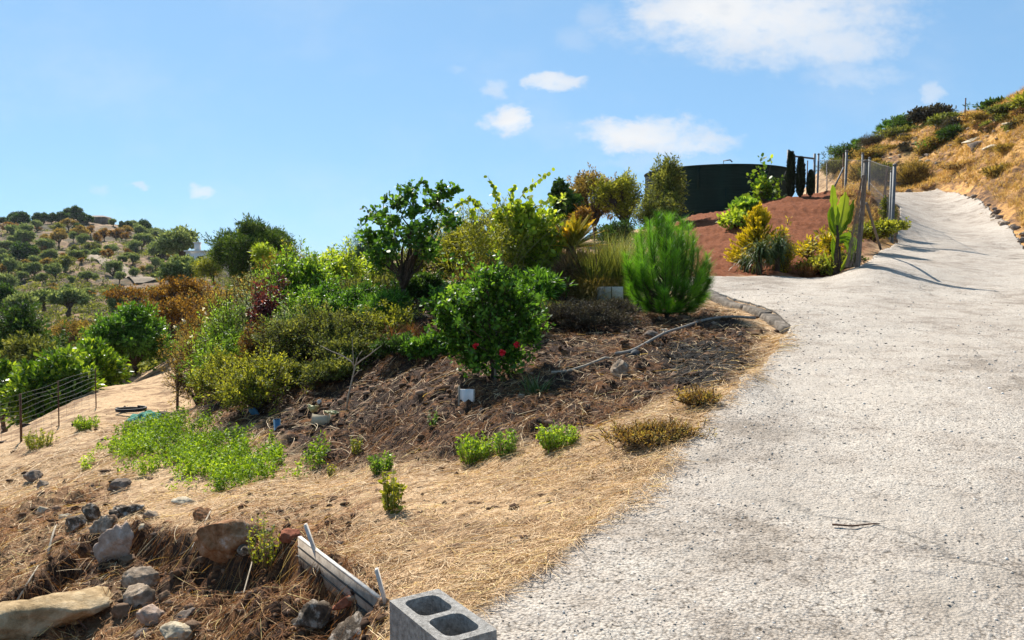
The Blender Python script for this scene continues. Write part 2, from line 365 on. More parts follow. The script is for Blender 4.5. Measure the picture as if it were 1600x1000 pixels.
# ---------------------------------------------------------------- materials
def mat(name):
    m = bpy.data.materials.new(name); m.use_nodes = True; n = NT(m.node_tree); n.n.clear()
    o = n.new('ShaderNodeOutputMaterial'); return m, n, o
def bsdf(n, col, rough=.8, spec=.3, bump=None, bdist=.01, bstr=1., metal=0.):
    b = n.new('ShaderNodeBsdfPrincipled')
    if isinstance(col, tuple): b.inputs['Base Color'].default_value = (*col, 1)
    else: n.link(col, b.inputs['Base Color'])
    if isinstance(rough, (int, float)): b.inputs['Roughness'].default_value = rough
    else: n.link(rough, b.inputs['Roughness'])
    b.inputs['Specular IOR Level'].default_value = spec; b.inputs['Metallic'].default_value = metal
    if bump is not None:
        bp = n.new('ShaderNodeBump'); bp.inputs['Distance'].default_value = bdist; bp.inputs['Strength'].default_value = bstr
        n.link(bump, bp.inputs['Height']); n.link(bp.outputs[0], b.inputs['Normal'])
    return b
def leafmat(name, c1, c2, c3, trans=.45, rough=.55, spec=.25):
    m, n, o = mat(name)
    if trans > .21: c1, c2, c3 = [tuple(min(.8, q * k_) for q in c) for c, k_ in ((c1, .8), (c2, 1.32), (c3, 1.55))]
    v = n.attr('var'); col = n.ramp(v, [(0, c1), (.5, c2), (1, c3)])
    b = bsdf(n, col, rough, spec)
    t = n.new('ShaderNodeBsdfTranslucent')
    tcol = n.mix(1.0, col, (1.35, 1.15, .55), 'MULTIPLY'); n.link(tcol, t.inputs[0])
    mx = n.new('ShaderNodeMixShader'); mx.inputs[0].default_value = trans
    n.link(b.outputs[0], mx.inputs[1]); n.link(t.outputs[0], mx.inputs[2]); n.link(mx.outputs[0], o.inputs[0])
    return m
def plain(name, c1, c2, scale=8, rough=.8, spec=.3, bd=.004, metal=0., detail=6):
    m, n, o = mat(name); tc = n.new('ShaderNodeTexCoord').outputs['Object']
    f = n.noise(tc, scale, detail, .65); col = n.ramp(f, [(.3, c1), (.7, c2)])
    b = bsdf(n, col, rough, spec, n.noise(tc, scale * 4, 5, .7), bd, 1., metal); n.link(b.outputs[0], o.inputs[0]); return m
# ---------------------------------------------------------------- ground material
def ground_material():
    m, n, o = mat('ground')
    g = n.new('ShaderNodeNewGeometry').outputs['Position']
    st = vscale(n, g, (1, 1, 1))
    f1 = n.noise(st, 1.6, 4, .6); f2 = n.noise(st, 14, 6, .7, .8); f3 = n.noise(st, 75, 5, .75, 1.5); f4 = n.noise(st, 6, 5, .65)
    fib = n.noise(vscale(n, g, (60, 14, 30)), 1.0, 4, .7, 2.)
    fib2 = n.noise(vscale(n, g, (12, 55, 30)), 1.0, 4, .7, 2.)
    fb = n.math('ADD', n.math('MULTIPLY', fib, .5), n.math('MULTIPLY', fib2, .5))
    a = n.math('ADD', n.math('MULTIPLY', fb, .5), n.math('ADD', n.math('MULTIPLY', f3, .25), n.math('MULTIPLY', f2, .25)))
    straw = n.ramp(a, [(.34, (.10, .055, .028)), (.44, (.34, .21, .11)), (.53, (.58, .40, .23)), (.66, (.76, .58, .37))])
    dirt = n.ramp(a, [(.36, (.07, .035, .018)), (.5, (.20, .115, .06)), (.64, (.42, .27, .15))])
    base = n.mix(n.mapr(n.math('ADD', n.math('MULTIPLY', f1, .6), n.math('MULTIPLY', f4, .4)), .47, .58, 0, .85), straw, dirt)
    soil = n.ramp(a, [(.38, (.014, .009, .007)), (.50, (.045, .027, .019)), (.6, (.12, .07, .045)), (.7, (.26, .16, .10))])
    soil2 = n.ramp(a, [(.36, (.06, .024, .010)), (.5, (.23, .10, .038)), (.66, (.48, .26, .11))])
    soil = n.mix(n.mapr(f4, .5, .64, 0, .8), soil, soil2)
    burnt = n.ramp(a, [(.38, (.008, .007, .006)), (.54, (.026, .022, .019)), (.70, (.09, .075, .06))])
    red = n.ramp(n.math('ADD', n.math('MULTIPLY', f2, .6), n.math('MULTIPLY', f3, .4)), [(.35, (.10, .028, .010)), (.55, (.21, .068, .026)), (.7, (.32, .125, .055))])
    hc = n.math('ADD', n.math('MULTIPLY', n.noise(st, .35, 5, .65), .45), n.math('MULTIPLY', n.noise(vscale(n, g, (1, 1, 4)), 2.2, 5, .7), .55))
    hillr = n.ramp(hc, [(.38, (.07, .042, .028)), (.46, (.20, .11, .055)), (.53, (.42, .23, .08)), (.62, (.60, .36, .13))])
    fc = n.math('ADD', n.math('MULTIPLY', n.noise(st, .07, 5, .65), .5), n.math('MULTIPLY', n.noise(vscale(n, g, (1, 1, 5)), .45, 6, .7), .5))
    hilll = n.ramp(fc, [(.38, (.035, .033, .018)), (.47, (.10, .075, .04)), (.54, (.22, .135, .075)), (.63, (.38, .25, .145))])
    c = n.mix(n.attr('rough'), base, n.mix(n.mapr(f1, .4, .6), dirt, soil2))
    c = n.mix(n.attr('soil'), c, soil); c = n.mix(n.attr('burnt'), c, burnt)
    c = n.mix(n.attr('hr'), c, hillr); c = n.mix(n.attr('hl'), c, hilll); c = n.mix(n.attr('red'), c, red)
    bumph = n.math('ADD', n.math('MULTIPLY', f2, .8), n.math('MULTIPLY', a, .7))
    b = bsdf(n, c, .95, .1, bumph, .035, .9)
    n.link(b.outputs[0], o.inputs[0]); return m

def road_material():
    m, n, o = mat('rough_concrete')
    g = n.new('ShaderNodeNewGeometry').outputs['Position']
    big = n.noise(g, .55, 5, .6); med = n.noise(g, 3.2, 6, .65); peb = n.vor(g, 75); fin = n.noise(g, 120, 4, .8); sm_ = n.noise(g, 38, 5, .75)
    br = n.noise(vscale(n, g, (1, 9, 1)), 5, 5, .7, 1.)
    h = n.math('ADD', n.math('MULTIPLY', sm_, .6), n.math('ADD', n.math('MULTIPLY', fin, .35), n.math('MULTIPLY', peb, -.35)))
    c = n.ramp(h, [(.11, (.12, .098, .075)), (.22, (.34, .295, .245)), (.34, (.51, .45, .38)), (.58, (.64, .57, .485))])
    tone = n.ramp(n.math('ADD', n.math('MULTIPLY', big, .5), n.math('MULTIPLY', med, .5)), [(.39, (.58, .54, .50)), (.48, (.86, .83, .80)), (.57, (1.0, .99, .97))])
    c = n.mix(1.0, c, tone, 'MULTIPLY')
    # worn pits and dark grit gathered in the brushed drag lines
    pits = n.math('MULTIPLY', n.mapr(br, .58, .68), n.mapr(n.noise(g, 9, 4, .8), .5, .62))
    c = n.mix(n.math('MULTIPLY', pits, .55), c, (.13, .10, .085))
    dr = n.noise(vscale(n, g, (.35, 6, 1)), 2.4, 4, .6, .6); c = n.mix(n.mapr(dr, .55, .75, 0, .35), c, (.30, .26, .23))
    stn = n.noise(g, .8, 6, .7, .5); c = n.mix(n.mapr(stn, .50, .66, 0, .55), c, (.42, .365, .30))
    # hairline cracks
    gw = n.new('ShaderNodeVectorMath', operation='ADD'); nn = n.new('ShaderNodeTexNoise'); nn.inputs['Scale'].default_value = 2.2; nn.inputs['Detail'].default_value = 6; n.link(g, nn.inputs['Vector'])
    sc = n.new('ShaderNodeVectorMath', operation='SCALE'); sc.inputs['Scale'].default_value = .8; n.link(nn.outputs['Color'], sc.inputs[0]); n.link(g, gw.inputs[0]); n.link(sc.outputs[0], gw.inputs[1])
    cr = n.vor(gw.outputs[0], .42, 'DISTANCE_TO_EDGE')
    crack = n.math('MULTIPLY', n.mapr(cr, .0, .012, 1, 0), n.mapr(n.noise(g, .9, 3), .5, .58))
    c = n.mix(n.math('MULTIPLY', crack, .4), c, (.06, .05, .04))
    hh = n.math('SUBTRACT', n.math('ADD', h, n.math('MULTIPLY', med, .5)), n.math('ADD', n.math('MULTIPLY', crack, .4), n.math('MULTIPLY', pits, .35)))
    b = bsdf(n, c, .93, .2, hh, .015, .9)
    n.link(b.outputs[0], o.inputs[0]); return m
M_ground = ground_material(); M_road = road_material()

def set_attr(me, name, arr):
    a = me.attributes.new(name, 'FLOAT', 'POINT'); a.data.foreach_set('value', np.asarray(arr, np.float32))

def build_ground():
    rr = np.r_[np.geomspace(.25, 2.2, 22)[:-1], np.geomspace(2.2, 40, 640)[:-1], np.geomspace(40, 420, 230)]
    th = np.r_[np.linspace(-math.pi, -.70, 60)[:-1], np.linspace(-.70, .70, 820)[:-1], np.linspace(.70, math.pi, 60)[:-1]]
    nr, nt = len(rr), len(th)
    RR, TT = np.meshgrid(rr, th, indexing='ij'); x = (RR * np.sin(TT)).ravel(); y = (RR * np.cos(TT)).ravel()
    m = masks(x, y); rd = road_sd(x, y); z = ground_z(x, y, m, rd)
    mb = MB()
    i = np.arange(nr - 1)[:, None]; j = np.arange(nt)[None]; j2 = (j + 1) % nt
    f = np.stack([i * nt + j, i * nt + j2, (i + 1) * nt + j2, (i + 1) * nt + j], -1).reshape(-1, 4)[:, ::-1]
    mb.add(np.c_[x, y, z], f)
    n0 = mb.n
    mb.add([(0, 0, float(z[:nt].mean()))], np.zeros((0, 4), int))
    jj = np.arange(nt); mb.f.append(np.c_[np.full(nt, n0), (jj + 1) % nt, jj][:, ::-1] * 1)
    me = mb.mesh('ground')
    for k, v in m.items(): set_attr(me, k, np.r_[v, 0])
    o = link('ground', me, M_ground, smooth=True); tag(o, 'sunbaked hillside of straw, dark turned earth and red soil under the whole garden', 'ground', kind='structure')
def build_road():
    rr = np.r_[np.geomspace(.25, 2.2, 30)[:-1], np.geomspace(2.2, 46, 700)]
    th = np.r_[np.linspace(-math.pi, -.20, 90)[:-1], np.linspace(-.20, .62, 620)[:-1], np.linspace(.62, math.pi, 90)[:-1]]
    nr, nt = len(rr), len(th)
    RR, TT = np.meshgrid(rr, th, indexing='ij'); x = (RR * np.sin(TT)).ravel(); y = (RR * np.cos(TT)).ravel()
    rd = road_sd(x, y)
    i = np.arange(nr - 1)[:, None]; j = np.arange(nt)[None]; j2 = (j + 1) % nt
    f = np.stack([i * nt + j, i * nt + j2, (i + 1) * nt + j2, (i + 1) * nt + j], -1).reshape(-1, 4)[:, ::-1]
    keep = (rd[f] < 0).all(1); f = f[keep]
    used = np.unique(f); mp = -np.ones(nr * nt, int); mp[used] = np.arange(len(used)); f = mp[f]
    x, y = x[used], y[used]
    z = base_z(x, y) + .012 + .022 * fbm(x * .9, y * .9, 3, 61) + .006 * fbm(x * 6, y * 6, 3, 62) + .004 * fbm(x * 30, y * 30, 2, 63)
    # centre cap
    v = np.c_[x, y, z]
    e = np.concatenate([f[:, [a, (a + 1) % 4]] for a in range(4)])
    key = np.sort(e, 1); _, inv, cnt = np.unique(key, axis=0, return_inverse=True, return_counts=True)
    be = e[cnt[inv.ravel()] == 1]
    bv = np.unique(be); mp2 = -np.ones(len(v), int); mp2[bv] = np.arange(len(bv)) + len(v)
    low = v[bv] - np.array([0, 0, .34]); 
    sk = np.c_[be[:, 1], be[:, 0], mp2[be[:, 0]], mp2[be[:, 1]]]
    mb = MB(); mb.add(np.r_[v, low], np.r_[f, sk])
    o = mb.build('road', M_road, smooth=False)
    tag(o, 'pale rough concrete driveway climbing the hill, with a level apron beside the garden', 'driveway', kind='structure')
build_ground(); build_road()
# ---------------------------------------------------------------- plants
G_ = dict
LM = {
 'olive':   leafmat('olive_leaf', (.045, .075, .028), (.12, .17, .065), (.25, .31, .15), .35, .8, .1),
 'darkgreen': leafmat('dark_leaf', (.012, .03, .007), (.03, .068, .014), (.08, .15, .025), .33, .6, .15),
 'green':   leafmat('green_leaf', (.020, .055, .008), (.05, .13, .014), (.13, .26, .03), .42, .45),
 'bright':  leafmat('bright_leaf', (.04, .10, .012), (.105, .21, .02), (.24, .35, .05), .5, .45),
 'avocado': leafmat('avocado_leaf', (.02, .055, .008), (.07, .15, .012), (.26, .36, .03), .42, .4),
 'weed':    leafmat('weed_leaf', (.045, .10, .009), (.15, .26, .015), (.33, .43, .04), .45, .6),
 'deadweed': leafmat('dead_weed', (.08, .045, .015), (.22, .13, .04), (.38, .32, .07), .3, .8),
 'char':    leafmat('charred_grass', (.012, .011, .010), (.045, .040, .034), (.14, .125, .10), .1, .9),
 'lime':    leafmat('lime_leaf', (.09, .16, .015), (.20, .30, .02), (.38, .45, .07), .5, .5),
 'yellowgreen': leafmat('yellow_green_leaf', (.065, .085, .012), (.16, .19, .02), (.32, .33, .045), .45, .6),
 'khaki':   leafmat('khaki_leaf', (.08, .06, .018), (.20, .15, .04), (.36, .27, .08), .35, .8, .1),
 'mossy':   leafmat('mossy_leaf', (.035, .05, .014), (.095, .12, .026), (.21, .23, .055), .38, .7, .15),
 'maroon':  leafmat('maroon_leaf', (.025, .008, .012), (.08, .018, .022), (.20, .06, .06), .35, .4),
 'rust':    leafmat('rust_leaf', (.055, .028, .010), (.14, .075, .018), (.28, .18, .04), .4, .8, .1),
 'brown':   leafmat('brown_leaf', (.05, .028, .015), (.13, .072, .035), (.26, .16, .08), .25, .8),
 'purple':  leafmat('dull_purple_leaf', (.02, .016, .014), (.055, .05, .03), (.13, .12, .07), .2, .8),
 'dry':     leafmat('dry_grass', (.16, .09, .03), (.36, .22, .08), (.60, .42, .18), .3, .8),
 'straw':   leafmat('straw', (.22, .12, .05), (.50, .32, .15), (.78, .60, .36), .12, .7),
 'litter':  leafmat('litter', (.018, .011, .008), (.075, .040, .022), (.28, .17, .09), .1, .9),
 'redlitter': leafmat('fallen_rust', (.07, .026, .010), (.22, .09, .03), (.44, .25, .11), .2, .9),
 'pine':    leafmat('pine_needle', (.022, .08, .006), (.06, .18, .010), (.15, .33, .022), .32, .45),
 'farpine': leafmat('far_pine', (.014, .036, .007), (.042, .085, .014), (.12, .18, .025), .3, .7, .1),
 'bluegreen': leafmat('blue_green_leaf', (.02, .05, .03), (.05, .11, .06), (.11, .19, .10), .3, .6),
 'cypress': leafmat('cypress', (.004, .009, .004), (.010, .020, .007), (.022, .04, .012), .1, .7),
 'golden':  leafmat('golden_conifer', (.08, .11, .01), (.30, .26, .012), (.58, .42, .02), .35, .6),
 'orange':  leafmat('orange_frond', (.05, .065, .01), (.22, .18, .015), (.62, .33, .03), .45, .4),
 'yuccal':  leafmat('strap_leaf', (.025, .05, .012), (.065, .11, .028), (.20, .24, .10), .2, .45),
 'banana':  leafmat('banana_leaf', (.03, .075, .006), (.085, .16, .010), (.22, .28, .025), .45, .4),
 'flower':  leafmat('red_petal', (.55, .01, .02), (.75, .02, .04), (.85, .05, .07), .3, .5),
 'white':   leafmat('white_petal', (.6, .6, .5), (.75, .75, .68), (.85, .85, .8), .3, .5),
 'silver':  leafmat('silver_leaf', (.07, .10, .045), (.15, .20, .09), (.32, .38, .22), .35, .6),
}
M_bark = plain('bark', (.035, .024, .018), (.12, .09, .065), 30, .95, .1, .01)
M_palebark = plain('pale_bark', (.22, .18, .13), (.42, .36, .28), 40, .9, .1, .004)
M_cane = plain('cane', (.18, .17, .05), (.36, .33, .12), 30, .6, .3, .002)

def put(b, f, name, mat_, parent, rz=None, smooth=False):
    o = f.build(name, mat_, parent, smooth); return o

def crown_shape(n, r, seed, lump=.22, flat_bottom=.0):
    """unit directions with an uneven radius"""
    d = rdir(n, r, .25)
    ph = np.arctan2(d[:, 1], d[:, 0])
    rad = 1 + lump * (fbm(ph * 1.6 + seed * 3.1, d[:, 2] * 2.2 + seed, 3, seed)) * 1.4
    return d, rad

def foliage(mb, c, R3, nsprig, nleaf, L, W, r, seed=0, kind='diamond', lump=.25, inner=.35, reach=.45, up=.5, droop=.1, jit=.55, stems=None, stem_r=.004, spike=0., low=-.35, hang=0.):
    """leafy sprigs spread through an ellipsoid crown; leaves sit along each sprig"""
    c = np.asarray(c, float); R3 = np.asarray(R3, float)
    d, rad = crown_shape(nsprig, r, seed, lump)
    d[:, 2] = np.where(d[:, 2] < low, low + (d[:, 2] - low) * .25, d[:, 2])
    # where on the radius each sprig ends: mostly near the outside
    q = 1 - (1 - inner) * r.random(nsprig) ** 2.2
    tip = d * (rad * q)[:, None]
    if spike: tip *= (1 + spike * (r.random(nsprig) ** 5))[:, None]
    sd = d * (.75) + np.array([0, 0, up]) + rdir(nsprig, r) * .35; sd /= np.linalg.norm(sd, axis=1, keepdims=True)
    tipw = tip * R3 + c
    ln = reach * float(R3.mean()) * (.6 + .8 * r.random(nsprig))
    root = tipw - sd * ln[:, None]
    tone = .5 + .5 * (fbm(tip[:, 0] * 2.4 + seed, tip[:, 1] * 2.4 + tip[:, 2] * 2.1, 3, seed + 5)) + r.normal(size=nsprig) * .10
    t = r.random((nsprig, nleaf)) ** .75
    pos = root[:, None] + (tipw - root)[:, None] * t[..., None]
    pos = pos + np.array([0, 0, -hang]) * (t ** 2 * ln[:, None])[..., None]
    wl = rdir(nsprig * nleaf, r).reshape(nsprig, nleaf, 3)
    ld = sd[:, None] * .55 + wl * .95
    pos = pos + wl * (L * .45)
    v = np.clip(tone[:, None] + r.normal(size=(nsprig, nleaf)) * .17, 0, 1)
    LL = L * (.6 + .7 * r.random(nsprig * nleaf)); 
    mb.leaves(pos.reshape(-1, 3), ld.reshape(-1, 3), rdir(nsprig * nleaf, r, .8), LL, LL * (W / L), v.ravel(), kind, droop)
    if stems is not None:
        k = max(1, nsprig // 1)
        mid_ = (root + c * 1.0) / 2
        path = np.stack([root, (root + tipw) / 2 + rdir(nsprig, r) * .02 * ln[:, None], tipw], 1)
        stems.tubes(path, np.array([1, .75, .35]) * stem_r, 3, None, caps=False)
    return root

def limbs(mb, base, targets, r0, r, seed=0, split=.35, r1=.012, wig=.12, sides=6):
    """limbs from a base point up to targets, thick at the base"""
    base = np.asarray(base, float); T = np.asarray(targets, float); n = len(T); K = 7
    t = np.linspace(0, 1, K)[None, :, None]
    L = np.linalg.norm(T - base, axis=1)[:, None, None]
    up = np.array([0, 0, 1.]); ctl = base + (T - base) * .45; ctl[:, 2] = base[2] + (T[:, 2] - base[2]) * (.62) ; ctl[:, :2] = base[:2] + (T[:, :2] - base[:2]) * split
    p = (1 - t) ** 2 * base + 2 * t * (1 - t) * ctl[:, None] + t ** 2 * T[:, None]
    w = r.normal(size=(n, K, 3)) * wig * .12 * L; w[:, 0] = 0; w[:, -1] *= .4
    p = p + w * np.sin(t * math.pi)
    rr = r1 + (r0 - r1) * (1 - t[0, :, 0]) ** 1.3
    mb.tubes(p, np.broadcast_to(rr, (n, K)), sides)

def bush(name, label, cat, px, d, top, wpx, leaf, L=.04, W=.018, ns=260, nl=16, kind='diamond', group=None, depth=1., base=None, stem=M_bark, lump=.3, up=.5, spike=.25, seed=None, sink=.0, inner=.3, reach=.4, droop=.1, low=-.35, fl=None, hang=0., parts=None, stemmy=True, lift=0.):
    """shrub standing on the ground at view column px, d metres ahead, its top at photo row top, wpx pixels wide"""
    global _s; _s += 1; seed = seed or _s; r = np.random.default_rng(seed * 11 + 3)
    x = pd(px, d); z0 = gz(x, d) - sink if base is None else base
    h = P(px, top, d).z - z0; rx = wpx / FPX * d / 2 * (1.27 if d < 20 else 1.1); ns = int(ns * 1.5)
    h = max(h, .12)
    o = empty(name, (x, d, z0), label, cat, group)
    f = MB(); s = MB()
    R3 = np.array([rx, rx * depth, h * .53 * (1 - lift)]); c = np.array([0, 0, h * (.47 + lift * .5)])
    nlb = 1 if wpx < 45 else (5 if wpx < 90 else 8 if wpx < 150 else 12)
    root = []
    for k in range(nlb):
        if nlb == 1: ck, Rk = c, R3
        else:
            az = k * 2.4 + r.normal() * .4; q_ = .62 * math.sqrt((k + .6) / nlb); zz = (.42 - .75 * (k / nlb)) + r.normal() * .14
            sc_ = (.50 if nlb < 8 else .42) * (.8 + .45 * r.random())
            ck = c + R3 * np.array([math.cos(az) * q_, math.sin(az) * q_, zz * .75]); Rk = np.array([R3[0] * sc_, R3[1] * sc_, R3[2] * min(.75, sc_ * 1.25)])
            ck[2] = min(ck[2], h - Rk[2] * .9); ck[2] = max(ck[2], Rk[2] * .8)
            if k == 0: ck[2] = h - Rk[2] * .95
        root.append(foliage(f, ck, Rk, max(12, int(ns / nlb * (1 if nlb == 1 else 1.15))), nl, L, W, r, seed + k * 7, kind, lump * 1.6, inner * .5, reach * (1 if nlb == 1 else 1.4), up, droop, stems=s if stemmy else None, stem_r=.0025 + .0003 * d, spike=spike * 2.2, low=min(low, -.8), hang=hang))
    root = np.concatenate(root)
    tg = root[r.choice(len(root), min(22, len(root)), replace=False)]
    limbs(s, (0, 0, -.05), tg, .012 + .018 * h, r, r1=.004, sides=5)
    put(o, s, 'stems', stem, o); put(o, f, 'foliage', LM[leaf] if isinstance(leaf, str) else leaf, o)
    if fl:
        n_, m_, sz = fl; dd, rad = crown_shape(n_, r, seed, lump); pos = dd * (rad * 1.02)[:, None] * R3 + c
        
        for p_ in pos: q = MB(); q.leaves(np.repeat(p_[None], 5, 0), rdir(5, r, .3), rdir(5, r), sz, sz * .7, r.random(5), 'oval'); put(o, q, 'flower', LM[m_], o)
    return o
_s = 100

def tree(name, label, cat, px, d, top, wpx, leaf, L=.05, W=.02, ns=420, nl=16, kind='diamond', group=None, trunk_h=.35, trunk_r=.06, nlobes=7, lobe=.5, base=None, bark=M_bark, seed=None, up=.4, lean=0., lump=.3, spike=.2, z0=None, flat=1., inner=.2, reach=.5, mixleaf=None, droop=.1, hang=0., lobes=None):
    """tree: trunk, limbs and a crown made of several uneven lobes"""
    global _s; _s += 1; seed = seed or _s; r = np.random.default_rng(seed * 7 + 1)
    x = pd(px, d); zb = gz(x, d) if z0 is None else z0
    h = P(px, top, d).z - zb; rx = wpx / FPX * d / 2 * 1.2; ns = int(ns * 1.25)
    o = empty(name, (x, d, zb), label, cat, group)
    return _tree(o, h, rx, leaf, L, W, ns, nl, kind, trunk_h, trunk_r, nlobes, lobe, bark, seed, up, lean, lump, spike, r, flat, inner, reach, droop, hang, lobes)
def _tree(o, h, rx, leaf, L, W, ns, nl, kind, trunk_h, trunk_r, nlobes, lobe, bark, seed, up, lean, lump, spike, r, flat=1., inner=.2, reach=.5, droop=.1, hang=0., lobes=None):
    f = MB(); s = MB(); low = -.85 if trunk_h < .22 else -.5
    ch = h * (1 - trunk_h) / 2; cz = h - ch
    lr = np.array([rx * lobe, rx * lobe, ch * lobe * 1.25])
    if lobes is None:
        d = rdir(nlobes, r, .2)
        cs = d * (np.array([rx, rx, ch]) - lr * .85) * (.55 + .45 * r.random(nlobes))[:, None] * 1.15 + np.array([lean, 0, cz])
        cs[0] = (lean, 0, h - lr[2] * .9)
        sc = .75 + .5 * r.random(nlobes)
    else:
        cs = np.array([(a * rx, 0.0 if len(q) < 4 else q[3] * rx, b * h) for q in lobes for a, b in [q[:2]]]); sc = np.array([q[2] for q in lobes])
    cs[:, 2] = np.minimum(cs[:, 2], h - lr[2] * .8 * sc)
    k = max(1, ns // len(cs)); allr = []
    for i, c in enumerate(cs):
        allr.append(foliage(f, c, lr * sc[i], k, nl, L, W, r, seed + i, kind, lump, inner, reach, up, droop, stems=s, stem_r=max(.003, trunk_r * .06), spike=spike * 1.5, hang=hang, low=low))
    fork = np.array([lean * .4, 0, h * trunk_h * .8])
    K = 5; t = np.linspace(0, 1, K)[:, None]
    tp = np.array([0, 0, -.15]) + (fork - np.array([0, 0, -.15])) * t + r.normal(size=(K, 3)) * trunk_r * .35 * np.sin(t * 3.1)
    s.tube(tp, trunk_r * (1.25 - .45 * t[:, 0]), 8)
    limbs(s, fork, cs, trunk_r * .72, r, split=.45, r1=trunk_r * .2)
    for i, c in enumerate(cs):
        q = allr[i][r.choice(len(allr[i]), min(9, len(allr[i])), replace=False)]
        limbs(s, c - (c - fork) * .35, q, trunk_r * .3, r, split=.5, r1=trunk_r * .07, sides=4)
    put(o, s, 'trunk', bark, o); put(o, f, 'crown', LM[leaf] if isinstance(leaf, str) else leaf, o)
    return o
def dup(o, loc, rz=0, sc=1., label=None, group=None):
    c = o.copy(); COL.objects.link(c); c.location = loc; c.rotation_euler = (0, 0, rz); c.scale = (sc, sc, sc)
    if label: c['label'] = label
    if group: c['group'] = group
    for ch in list(o.children):
        q = ch.copy(); COL.objects.link(q); q.parent = c
    return c

def fronds(mb, base, n, length, r, el=(.2, 1.3), nleaf=34, lw=.012, ll=.22, curve=.9, stem=None, sr=.008, v=.5, vs=.25):
    """arching fronds with two rows of leaflets"""
    base = np.asarray(base, float)
    for i in range(n):
        az = i * 2.39996 + r.normal() * .15; e = el[0] + (el[1] - el[0]) * r.random(); Ln = length * (.8 + .35 * r.random())
        K = 10; t = np.linspace(0, 1, K); ee = e - curve * t
        dx = np.cos(ee); dz = np.sin(ee)
        hx = np.cumsum(np.r_[0, dx[1:]]) / (K - 1) * Ln; hz = np.cumsum(np.r_[0, dz[1:]]) / (K - 1) * Ln
        h = np.array([math.cos(az), math.sin(az), 0]); p = base + hx[:, None] * h + hz[:, None] * np.array([0, 0, 1.])
        if stem is not None: stem.tubes(p[None], (sr * (1.1 - t))[None], 4, None, caps=False)
        tt = np.linspace(.12, 1, nleaf); q = np.stack([np.interp(tt, t, p[:, k]) for k in range(3)], 1)
        tg = np.stack([np.interp(tt, t, np.gradient(p[:, k])) for k in range(3)], 1); tg /= np.linalg.norm(tg, axis=1, keepdims=True)
        side = np.cross(tg, [0, 0, 1.]); side /= np.linalg.norm(side, axis=1, keepdims=True) + 1e-9; upv = np.cross(side, tg)
        prof = np.sin(np.clip(tt * 1.1, 0, 1) * math.pi * .85 + .35)
        vv = np.clip(v + vs * r.normal() * .6 + r.normal(size=nleaf) * .08, 0, 1)
        for sg in (-1, 1):
            mb.leaves(q, side * sg + tg * .75 + upv * .35, upv, ll * Ln * prof + .02, lw, vv, 'blade', .12)

def tuft(mb, pos, n, length, r, width=.006, spread=.5, droop=.5, v=.5, vs=.2, K=5):
    """grass-like blades arching from points pos [M,3]"""
    pos = np.asarray(pos, float).reshape(-1, 3); M = len(pos); N_ = M * n
    az = r.random(N_) * 2 * math.pi; th = np.abs(r.normal(size=N_)) * spread
    Ln = length * (.55 + .6 * r.random(N_)); t = np.linspace(0, 1, K)[None]
    a = th[:, None] + droop * t * (1 + .5 * r.random((N_, 1)))
    st = Ln[:, None] / (K - 1); hx = np.cumsum(np.concatenate([np.zeros((N_, 1)), np.sin(a[:, 1:]) * st], 1), 1); hz = np.cumsum(np.concatenate([np.zeros((N_, 1)), np.cos(a[:, 1:]) * st], 1), 1)
    b = np.repeat(pos, n, 0); b = b + np.c_[r.normal(size=(N_, 2)) * length * .06, np.zeros(N_)]
    p = np.stack([b[:, :1] + hx * np.cos(az)[:, None], b[:, 1:2] + hx * np.sin(az)[:, None], b[:, 2:] + hz], -1)
    wd = width * (1 - t ** 2 * .9) * np.ones((N_, 1))
    sidev = np.stack([np.cos(az), np.sin(az), np.full(N_, .6)], -1)[:, None]
    mb.ribbons(p, wd, sidev, np.clip(v + r.normal(size=N_) * vs, 0, 1))
def tuft_plant(name, label, cat, px, d, top, leaf, n, width=.006, spread=.5, droop=.5, base=None, group=None, part='blades', v=.5, scale=1., r0=.05, nb=10):
    global _s; _s += 1; r = np.random.default_rng(_s)
    x = pd(px, d); z0 = gz(x, d) if base is None else base; h = P(px, top, d).z - z0
    f = MB(); q = np.c_[r.normal(size=(nb, 2)) * r0, np.full(nb, -.02)]
    tuft(f, q, n // nb, h * 1.15 * scale, r, width, spread, droop, v)
    o = f.build(name, LM[leaf]); o.location = (x, d, z0); return tag(o, label, cat, group)
# ================================================================ the garden bank
B = bush
B('shrub', 'rounded yellow-green shrub at the foot of the garden bank, above the small blue bucket', 'shrub', 402, 9.4, 543, 138, 'yellowgreen', .035, .013, 420, 22, base=None, spike=.3, lump=.25)
B('shrub', 'wide dusty olive-green shrub over the bare pale dead sapling', 'shrub', 505, 10.6, 478, 200, 'mossy', .035, .015, 760, 22, depth=.7, spike=.25)
B('shrub', 'dull dark-leaved shrub filling the hollow just behind the dead sapling', 'shrub', 560, 10.0, 520, 130, 'mossy', .035, .014, 380, 20, depth=.6)
B('shrub', 'silvery bright-green shrub with small white flowers beside the brown almond tree', 'shrub', 348, 12.6, 470, 105, 'bright', .05, .012, 380, 20, fl=(26, 'white', .035), spike=.35)
B('shrub', 'grey-green shrub between the white-flowered shrub and the dark red one', 'shrub', 385, 13.2, 448, 85, 'silver', .045, .012, 300, 18, spike=.4)
B('shrub', 'dark red leaved shrub in the middle of the green thicket', 'shrub', 419, 12.2, 447, 56, 'maroon', .05, .024, 190, 16, spike=.4)
B('shrub', 'straw-coloured dried bush at the lower end of the bank by the iron fence post', 'shrub', 306, 13.6, 520, 70, 'khaki', .04, .012, 380, 20, spike=.3)
B('shrub', 'tan dead-looking scrub behind the dried bush at the terrace edge', 'shrub', 318, 17, 505, 80, 'khaki', .05, .014, 320, 18, spike=.4)
B('shrub', 'rust and green scrub under the rusty almond tree', 'shrub', 330, 20, 470, 90, 'rust', .06, .02, 300, 16, spike=.4)
